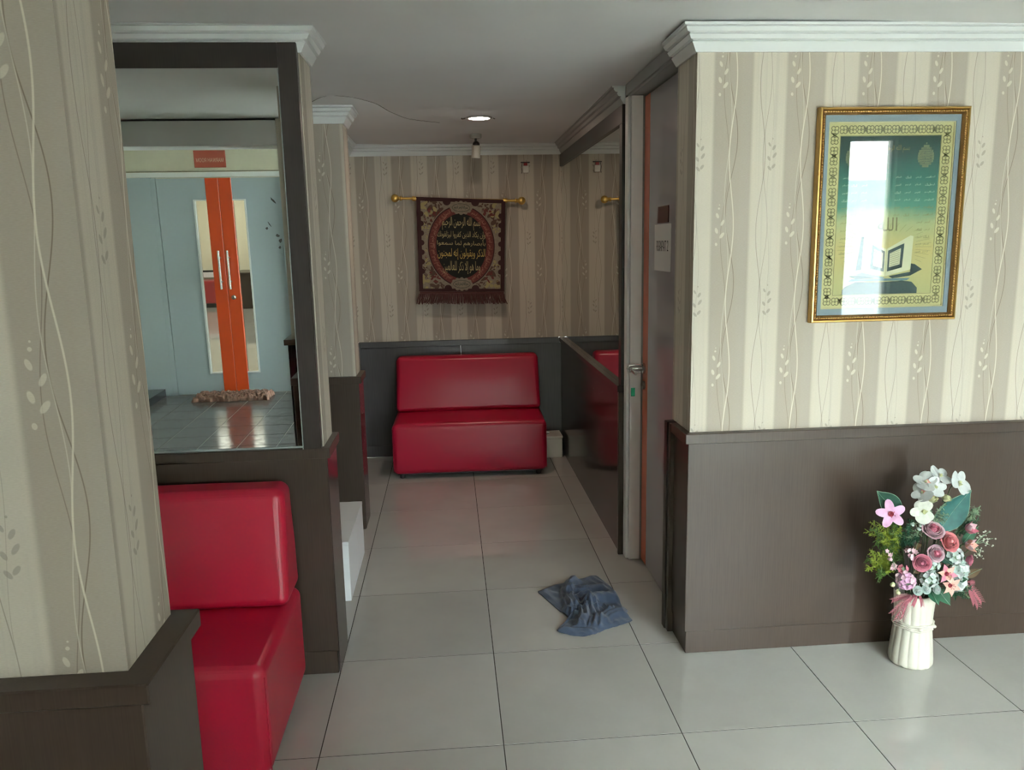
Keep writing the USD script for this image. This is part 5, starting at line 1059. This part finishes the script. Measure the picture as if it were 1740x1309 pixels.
def lily(label, p, r, m1, m2, face=None, spin=0.0, n=6, W=0.52, curl=-0.9, el=0.75, cat='lily', name='lily', group=None, tip=1.0):
    B = Bloom(name, label, cat, p, facing(p) if face is None else face, spin, group=group)
    for k in range(n):
        q = petal(1.05*r, W*r, cup=0.12, curl=curl, base=0.35, tip=tip, n=9); q = rot(q, 0, el+(0.10 if k % 2 else 0)); q.apply_translation((0.06*r, 0, -0.02*r*(k % 2)-0.1*r))
        B.add('petal', rot(q, 2*math.pi*k/n), m1 if k % 2 else m2)
    B.add('throat', lathe([(0.0, -0.12*r), (0.10*r, -0.10*r), (0.20*r, 0.08*r), (0.17*r, 0.09*r), (0.0, -0.02*r)], 14), 'stamen')
    for k in range(5):
        a = 2*math.pi*k/5+0.3; e = np.array([0.22*r*math.cos(a), 0.22*r*math.sin(a), 0.42*r])
        B.add('stamen', cat_([tube([(0, 0, 0), e*0.6, e], 0.0006, 5), trimesh.creation.icosphere(1, 0.0016).apply_translation(e)]), 'stamen')
    return B
def floret(s, seed):
    out = []
    for k in range(4):
        q = petal(s, s*0.95, cup=0.15, curl=0.25, base=0.4, tip=0.2, n=5, m=4, thick=0.0008); out.append(rot(q, k*math.pi/2, 0.25))
    out.append(trimesh.creation.icosphere(1, s*0.14).apply_translation((0, 0, s*0.05))); return cat_(out)
def cluster(label, p, r, m1, m2, nf=18, fs=0.36, face=None, seed=0, name='hydrangea', group=None, squash=(1, 1, 0.7)):
    B = Bloom(name, label, 'hydrangea', p, facing(p) if face is None else face, seed, group=group); g = np.random.default_rng(seed)
    B.add('core', trimesh.creation.icosphere(2, 0.72*r).apply_scale(squash), 'leaf_pale')
    for k in range(nf):
        z = 1-1.25*(k+0.5)/nf; a = k*2.39996; rr = math.sqrt(max(0, 1-z*z)); d = np.array([rr*math.cos(a), rr*math.sin(a), z])
        f = floret(fs*r*g.uniform(0.85, 1.15), k); f.apply_transform(frame_to(d, g.uniform(0, 3))); f.apply_translation(d*r*0.80*np.array(squash))
        B.add('floret', f, m1 if g.random() < 0.6 else m2)
    return B
def blade(label, p0, p1, W, m_, face_y=-1.0, name='leaf', curl=0.5, rim=None, roll=0.0, stem=True):
    p0, p1 = np.array(p0, float), np.array(p1, float); L = np.linalg.norm(p1-p0)
    o = thing(name, label, 'leaf', p0)
    dx = (p1-p0)/L; nrm = np.array([0.0, face_y, 0.25]); nrm -= dx*(nrm @ dx); nrm /= np.linalg.norm(nrm); dy = np.cross(nrm, dx)
    T = np.eye(4); T[:3, 0], T[:3, 1], T[:3, 2] = dx, dy, nrm
    T = T @ trimesh.transformations.rotation_matrix(roll, [1, 0, 0])
    q = petal(L, W, cup=0.10, curl=curl, base=0.30, tip=0.5, n=14, m=9, thick=0.0012); q.apply_transform(T); part(o, 'blade', q, m_, smooth=True)
    t = np.linspace(0, 1, 14); ang = curl*t; R = L/curl if abs(curl) > 1e-3 else 1e6
    mid = np.stack([R*np.sin(ang), 0*t, R*(1-np.cos(ang))+0.0010], 1); mid = mid @ T[:3, :3].T
    part(o, 'midrib', tube(mid, 0.0008, 5), rim or 'leaf_rim')
    if rim:
        for s in (-1, 1):
            wd = W*(0.30*(1-t)+np.sin(np.pi*t**0.75)*0.86+0.02)*(1-(t**6)*0.45)
            e = np.stack([R*np.sin(ang), s*wd*0.5, R*(1-np.cos(ang))+0.10*W*np.sin(np.pi*np.clip(t, .05, .95))], 1) @ T[:3, :3].T
            part(o, 'leaf_edge', tube(e, 0.0012, 5), rim)
    if stem:
        mouth = np.array([VX, VY, 0.29]); off = p0-mouth; off[2] = 0; mouth = mouth+off/(np.linalg.norm(off)+1e-9)*min(0.045, 0.4*np.linalg.norm(off))
        part(o, 'stem', tube([mouth-p0-(0, 0, 0.03), mouth-p0+(0, 0.01, 0.02), (mouth-p0)*0.4+(0, 0.012, 0), (0, 0, 0)], 0.002, 6), 'stem', smooth=True)
    return o
def mouth_at(p):
    m = np.array([VX, VY, 0.292]); off = np.array(p)-m; off[2] = 0; return m+off/(np.linalg.norm(off)+1e-9)*min(0.045, 0.4*np.linalg.norm(off))
def fern(label, p, rx, rz, seed, mats=('fern', 'fern_dark'), nfr=12, name='fern', ry_=0.045):
    g = np.random.default_rng(seed); p = np.array(p, float); o = thing(name, label, 'fern', p)
    m0 = mouth_at(p)-p
    root = m0*0.25+np.array([0, 0.012, 0])
    part(o, 'stem', tube([m0-(0, 0, 0.03), m0+(0, 0.012, 0.02), m0*0.5+(0, 0.014, 0), root], 0.0016, 6), 'stem', smooth=True)
    for k in range(nfr):
        a = 2*math.pi*k/nfr+g.uniform(-0.2, 0.2); rr = g.uniform(0.6, 1.0)
        tip = np.array([rx*rr*math.cos(a), g.uniform(-ry_, ry_*0.5), rz*rr*math.sin(a)])
        c1 = (root+tip)/2+np.array([0, -0.01, 0.012]); sp_ = [root*(1-t)**2+2*t*(1-t)*c1+t*t*tip for t in np.linspace(0, 1, 9)]
        ms = [tube(sp_, 0.0007, 4)]
        for i in range(1, 9):
            for q in range(6):
                d = g.normal(0, 1, 3); d /= np.linalg.norm(d); l = g.uniform(0.008, 0.017)
                ms.append(tube([sp_[i], np.array(sp_[i])+d*l*0.5+(0, 0, 0.001), np.array(sp_[i])+d*l], [0.0012, 0.0015, 0.0006], 3))
                e = np.array(sp_[i])+d*l
                for _ in range(2):
                    d2 = d+0.8*g.normal(0, 1, 3); d2 /= np.linalg.norm(d2); ms.append(tube([e-d*l*0.3, e+d2*0.006], [0.0012, 0.0007], 3))
        part(o, 'frond', cat_(ms), mats[int(g.random() < 0.25)])
    return o
def feather(label, p0, tips, seed, mat_='pet_feather', leaf=0.022, name='fern_frond'):
    g = np.random.default_rng(seed); p0 = np.array(p0, float); o = thing(name, label, 'fern', p0)
    m0 = mouth_at(p0)-p0
    part(o, 'stem', tube([m0-(0, 0, 0.02), m0+(0, 0, 0.012), m0*0.4+(0, 0, 0.012), (0, 0, 0)], 0.0015, 6), 'stem', smooth=True)
    for tp_ in tips:
        tp_ = np.array(tp_, float)-p0; c1 = tp_*0.5+np.array([0, -0.006, 0.008]); sp_ = np.array([2*t*(1-t)*c1+t*t*tp_ for t in np.linspace(0, 1, 12)])
        ms = [tube(sp_, 0.0009, 4)]
        for i in range(1, 12):
            d = sp_[i]-sp_[i-1]; d /= np.linalg.norm(d)
            for s in (-1, 1):
                nrm = np.cross(d, [0, 1, 0.0])*s; dd = d*0.8+nrm*0.62+np.array([0, -0.10, 0]); l = leaf*(1-0.4*abs(i/11-0.45))
                q = petal(l, 0.0046, cup=0.1, curl=0.2, n=5, m=3, thick=0.0008); q.apply_transform(trimesh.geometry.align_vectors([1, 0, 0], dd)); q.apply_translation(sp_[i]); ms.append(q)
        part(o, 'frond', cat_(ms), mat_)
    return o
def sprig(label, p0, tips, seed, m_flower, m_stem='leaf_pale', bud=0.0032, nb=4, name='flower_sprig', cat='flower sprig', star=False):
    g = np.random.default_rng(seed); p0 = np.array(p0, float); o = thing(name, label, cat, p0)
    m0 = mouth_at(p0)-p0
    part(o, 'stem', tube([m0-(0, 0, 0.03), m0+(0, 0.006, 0.02), m0*0.45+(0, 0.01, 0.0), (0, 0, 0)], 0.0014, 6), 'stem', smooth=True)
    for tp_ in tips:
        tp_ = np.array(tp_, float)-p0
        part(o, 'branch', tube([(0, 0, 0), tp_*0.5+np.array([0, -0.004, 0.008]), tp_], 0.0010, 5), m_stem)
        for k in range(nb):
            c = tp_*(1-0.16*k*(1 if star else 0.5))+g.normal(0, 1, 3)*0.006
            if star:
                f = cat_([rot(petal(bud*1.4, bud*1.1, cup=0.2, curl=0.3, n=5, m=4), 2*math.pi*j/5, 0.3) for j in range(5)]); f.apply_transform(frame_to(np.array([0, -1, 0.2])+0.5*g.normal(0, 1, 3))); f.apply_translation(c)
            else: f = trimesh.creation.icosphere(1, bud*g.uniform(0.7, 1.2)).apply_translation(c)
            part(o, 'blossom', f, m_flower)
    return o

Y0 = 0.285
orchid('white orchid at the upper left of the top spray', (1.573, Y0, 0.745), 0.046, 'pet_grey', 'pet_peach', face=(-0.15, -0.6, 0.75), spin=0.3)
orchid('white orchid at the very top of the bouquet', (1.640, Y0+0.02, 0.760), 0.046, 'pet_white', 'pet_lime', face=(0.25, -0.55, 0.8), spin=-0.2)
orchid('white orchid at the upper right of the top spray', (1.700, Y0, 0.738), 0.050, 'pet_white', 'pet_lime', face=(0.35, -0.85, 0.4), spin=0.5)
orchid('white orchid drooping lowest and leftmost in the top spray', (1.555, Y0-0.015, 0.712), 0.042, 'pet_grey', 'pet_peach', face=(-0.6, -0.5, 0.55), spin=0.9)
orchid('large cream orchid between the pink ribbon flower and the top spray', (1.551, Y0-0.03, 0.646), 0.047, 'pet_cream', 'pet_lime', face=(-0.25, -0.95, 0.1), spin=0.2)
orchid('white orchid in the middle of the top spray', (1.606, Y0-0.012, 0.728), 0.040, 'pet_white', 'pet_lime', face=(0.0, -0.8, 0.5), spin=-0.5)
lily('mauve-pink ribbon-petalled flower on the dark left leaf', (1.437, Y0-0.02, 0.638), 0.050, 'pet_orchid', 'pet_orchid', face=(-0.3, -0.9, 0.25), n=5, W=0.62, curl=-0.9, el=0.55, cat='flower', name='ribbon_flower', tip=0.3, spin=0.4)
blade('broad dark green leaf with pale rim at the upper left of the bouquet', (1.505, Y0+0.03, 0.612), (1.378, Y0+0.02, 0.722), 0.075, 'leaf_dark', rim='leaf_rim', curl=0.35)
blade('broad teal leaf rising at the upper right of the bouquet', (1.652, Y0+0.015, 0.555), (1.742, Y0+0.01, 0.715), 0.098, 'leaf_teal', rim='leaf_rim', curl=0.3)
rose('large rose with pink rim and cream base in the middle of the bouquet', (1.592, Y0-0.035, 0.574), 0.037, 'pet_pale', 'pet_pink', face=(-0.05, -0.60, 0.8), seed=3, tall=1.1)
rose('coral-pink rose right of the large pink and cream rose', (1.652, Y0-0.045, 0.530), 0.035, 'pet_coral', 'pet_coral', face=(0.15, -0.85, 0.5), seed=5)
rose('deep pink rose at the lower left of the bouquet', (1.552, Y0-0.045, 0.455), 0.031, 'pet_pink', 'pet_rose', face=(-0.3, -0.95, 0.15), seed=8)
rose('pale rose with pink heart below the large pink and cream rose', (1.606, Y0-0.040, 0.486), 0.031, 'pet_pale', 'pet_pink', face=(0.0, -0.95, 0.3), seed=9)
rose('slender cream and pink rose bud under the top orchid spray', (1.594, Y0, 0.684), 0.027, 'pet_lime', 'pet_peach', face=(0.0, -0.25, 1.0), seed=11, tall=1.2)
rose('small cream bud at the right under the top orchid spray', (1.664, Y0+0.01, 0.676), 0.017, 'pet_lime', 'pet_lime', face=(0.2, -0.2, 1.0), seed=12, tall=1.5)
rose('small pink rose at the right side of the bouquet', (1.758, Y0-0.01, 0.436), 0.024, 'pet_rose', 'pet_pink', face=(0.7, -0.7, -0.2), seed=13)
lily('upper of the two pink cup-shaped orchids on the right', (1.732, Y0-0.02, 0.566), 0.040, 'pet_pale', 'pet_pink', face=(0.5, -0.75, 0.45), n=5, W=0.75, curl=0.6, el=0.75, cat='orchid', name='cup_orchid', tip=0.5, spin=0.4)
lily('lower of the two pink cup-shaped orchids on the right', (1.737, Y0-0.02, 0.505), 0.040, 'pet_pale', 'pet_peach', face=(0.55, -0.8, 0.2), n=5, W=0.78, curl=0.55, el=0.7, cat='orchid', name='cup_orchid', tip=0.5, spin=1.2)
cluster('white hydrangea right of the pale rose', (1.690, Y0-0.025, 0.468), 0.036, 'pet_mint', 'pet_white', seed=21)
cluster('white hydrangea between the lilies and the small pink rose', (1.713, Y0-0.025, 0.412), 0.038, 'pet_white', 'pet_mint', seed=22, nf=16, fs=0.48)
cluster('white hydrangea at the lower right of the lilies', (1.712, Y0-0.02, 0.362), 0.037, 'pet_white', 'pet_mint', seed=23, nf=14, fs=0.52)
cluster('white hydrangea at the lower left of the lilies', (1.592, Y0-0.035, 0.386), 0.035, 'pet_mint', 'pet_white', seed=24)
cluster('white hydrangea right of the deep pink rose', (1.599, Y0-0.03, 0.440), 0.032, 'pet_mint', 'pet_white', seed=25)
cluster('round pink hydrangea at the lower left of the bouquet', (1.512, Y0-0.02, 0.376), 0.036, 'pet_orchid', 'pet_pale', nf=26, fs=0.34, seed=26)
cluster('small pink blossom head above the round pink hydrangea', (1.503, Y0-0.01, 0.418), 0.016, 'pet_pink', 'pet_pale', nf=7, fs=0.7, seed=27)
lily('upper of the two salmon-pink lilies at the front', (1.643, Y0-0.055, 0.412), 0.040, 'pet_peach', 'pet_pink', face=(-0.05, -0.98, 0.2), spin=0.5)
lily('lower of the two salmon-pink lilies at the front', (1.658, Y0-0.058, 0.368), 0.042, 'pet_peach', 'pet_peach', face=(0.1, -1.0, 0.0), spin=0.1)
fern('yellow-green feathery fern high on the left side of the bouquet', (1.437, Y0+0.01, 0.562), 0.062, 0.048, 31, nfr=15)
fern('yellow-green feathery fern low on the left side of the bouquet', (1.414, Y0+0.01, 0.440), 0.038, 0.055, 32, nfr=12)
fern('darker green feathery fern between the two yellow-green ferns', (1.478, Y0+0.03, 0.492), 0.052, 0.062, 33, mats=('fern_dark', 'fern'), nfr=12)
fern('grey-green feathery fern above the white hydrangeas', (1.618, Y0+0.02, 0.628), 0.034, 0.040, 34, mats=('leaf_pale', 'pet_mint'), nfr=9)
fern('grey-green feathery fern right of the teal leaf', (1.772, Y0+0.02, 0.606), 0.034, 0.036, 35, mats=('leaf_pale', 'leaf_green'), nfr=9)
fern('dark green feathery fern low on the right side of the bouquet', (1.735, Y0+0.02, 0.318), 0.046, 0.032, 36, mats=('leaf_green', 'leaf_pale'), nfr=10)
fern('dark green feathery fern left of the large pink and cream rose', (1.512, Y0+0.02, 0.560), 0.042, 0.045, 37, mats=('leaf_green', 'leaf_pale'), nfr=10)
sprig('trailing sprig of small pink blossoms over the low left fern', (1.446, Y0-0.02, 0.470), [(1.433, Y0-0.03, 0.500), (1.437, Y0-0.035, 0.470), (1.455, Y0-0.035, 0.440), (1.460, Y0-0.035, 0.425)], 41, 'pet_pale', star=True, bud=0.007, nb=3)
sprig('cluster of small pink blossoms between the fern and the pale rose', (1.520, Y0-0.02, 0.480), [(1.495, Y0-0.04, 0.505), (1.520, Y0-0.04, 0.500), (1.510, Y0-0.04, 0.478)], 42, 'pet_pale', star=True, bud=0.0085, nb=3)
sprig('tall sprig of tiny pale buds reaching right from the bouquet', (1.785, Y0, 0.500), [(1.838, Y0, 0.545), (1.845, Y0-0.01, 0.520), (1.835, Y0-0.01, 0.495), (1.812, Y0, 0.532)], 43, 'pet_cream', nb=7, bud=0.0032)
sprig('drooping sprig of tiny pale buds at the right of the cup orchids', (1.775, Y0, 0.490), [(1.800, Y0-0.01, 0.470), (1.805, Y0-0.01, 0.448), (1.790, Y0-0.01, 0.455)], 44, 'pet_cream', nb=5, bud=0.003)
sprig('sprig of little cream buds under the round pink hydrangea', (1.500, Y0, 0.350), [(1.470, Y0-0.01, 0.358), (1.487, Y0-0.02, 0.338)], 45, 'pet_lime', nb=3, bud=0.007)
sprig('sprig of white buds beside the large pink and cream rose', (1.530, Y0-0.01, 0.590), [(1.520, Y0-0.03, 0.598), (1.535, Y0-0.03, 0.582), (1.548, Y0-0.03, 0.592)], 46, 'pet_mint', nb=4, bud=0.0045)
for k, (x, z, lb) in enumerate(((1.546, 0.347, 'leftmost small white rose in the row along the vase rim'), (1.578, 0.350, 'middle small white rose in the row along the vase rim'), (1.617, 0.348, 'rightmost small white rose in the row along the vase rim'))):
    rose(lb, (x, Y0-0.045, z), 0.017, 'pet_mint', 'pet_white', face=(-0.2+0.2*k, -0.9, 0.35), seed=50+k)
feather('pink feathery frond hanging over the left of the vase rim', (1.548, Y0, 0.312), [(1.478, Y0-0.03, 0.232), (1.500, Y0-0.035, 0.240), (1.468, Y0-0.02, 0.255), (1.475, Y0-0.01, 0.300)], 51)
feather('pink feathery frond lying across the front of the vase rim', (1.560, Y0-0.02, 0.328), [(1.498, Y0-0.05, 0.305), (1.525, Y0-0.055, 0.300), (1.555, Y0-0.06, 0.300)], 52, leaf=0.018)
feather('pink feathery frond hanging down at the lower right of the bouquet', (1.762, Y0, 0.345), [(1.800, Y0-0.02, 0.262), (1.812, Y0-0.02, 0.280), (1.785, Y0-0.02, 0.275), (1.770, Y0-0.01, 0.350)], 53)
blade('left small dark green leaf hanging over the vase rim', (1.612, Y0-0.02, 0.335), (1.620, Y0-0.055, 0.288), 0.040, 'leaf_green', curl=0.3)
blade('right small dark green leaf hanging over the vase rim', (1.640, Y0-0.02, 0.335), (1.668, Y0-0.05, 0.283), 0.046, 'leaf_green', curl=0.3)
blade('bronze-brown leaf at the right edge of the bouquet', (1.765, Y0+0.01, 0.365), (1.815, Y0, 0.405), 0.030, 'leaf_brown', curl=0.4)
blade('bronze-brown leaf left of the pale rose', (1.548, Y0-0.01, 0.490), (1.535, Y0-0.03, 0.535), 0.036, 'leaf_brown', curl=0.3)
blade('bronze-brown leaf below the deep pink rose', (1.560, Y0-0.01, 0.425), (1.528, Y0-0.03, 0.408), 0.034, 'leaf_brown', curl=0.3)
blade('dark green leaf among the white hydrangeas', (1.690, Y0-0.02, 0.375), (1.728, Y0-0.06, 0.390), 0.032, 'leaf_green', curl=0.3)
blade('dark green leaf between the pale rose and the hydrangea', (1.640, Y0-0.02, 0.470), (1.668, Y0-0.045, 0.440), 0.036, 'leaf_dark', curl=0.3)
blade('dark green leaf behind the cup orchids', (1.745, Y0+0.01, 0.500), (1.790, Y0+0.01, 0.570), 0.036, 'leaf_green', curl=0.4)
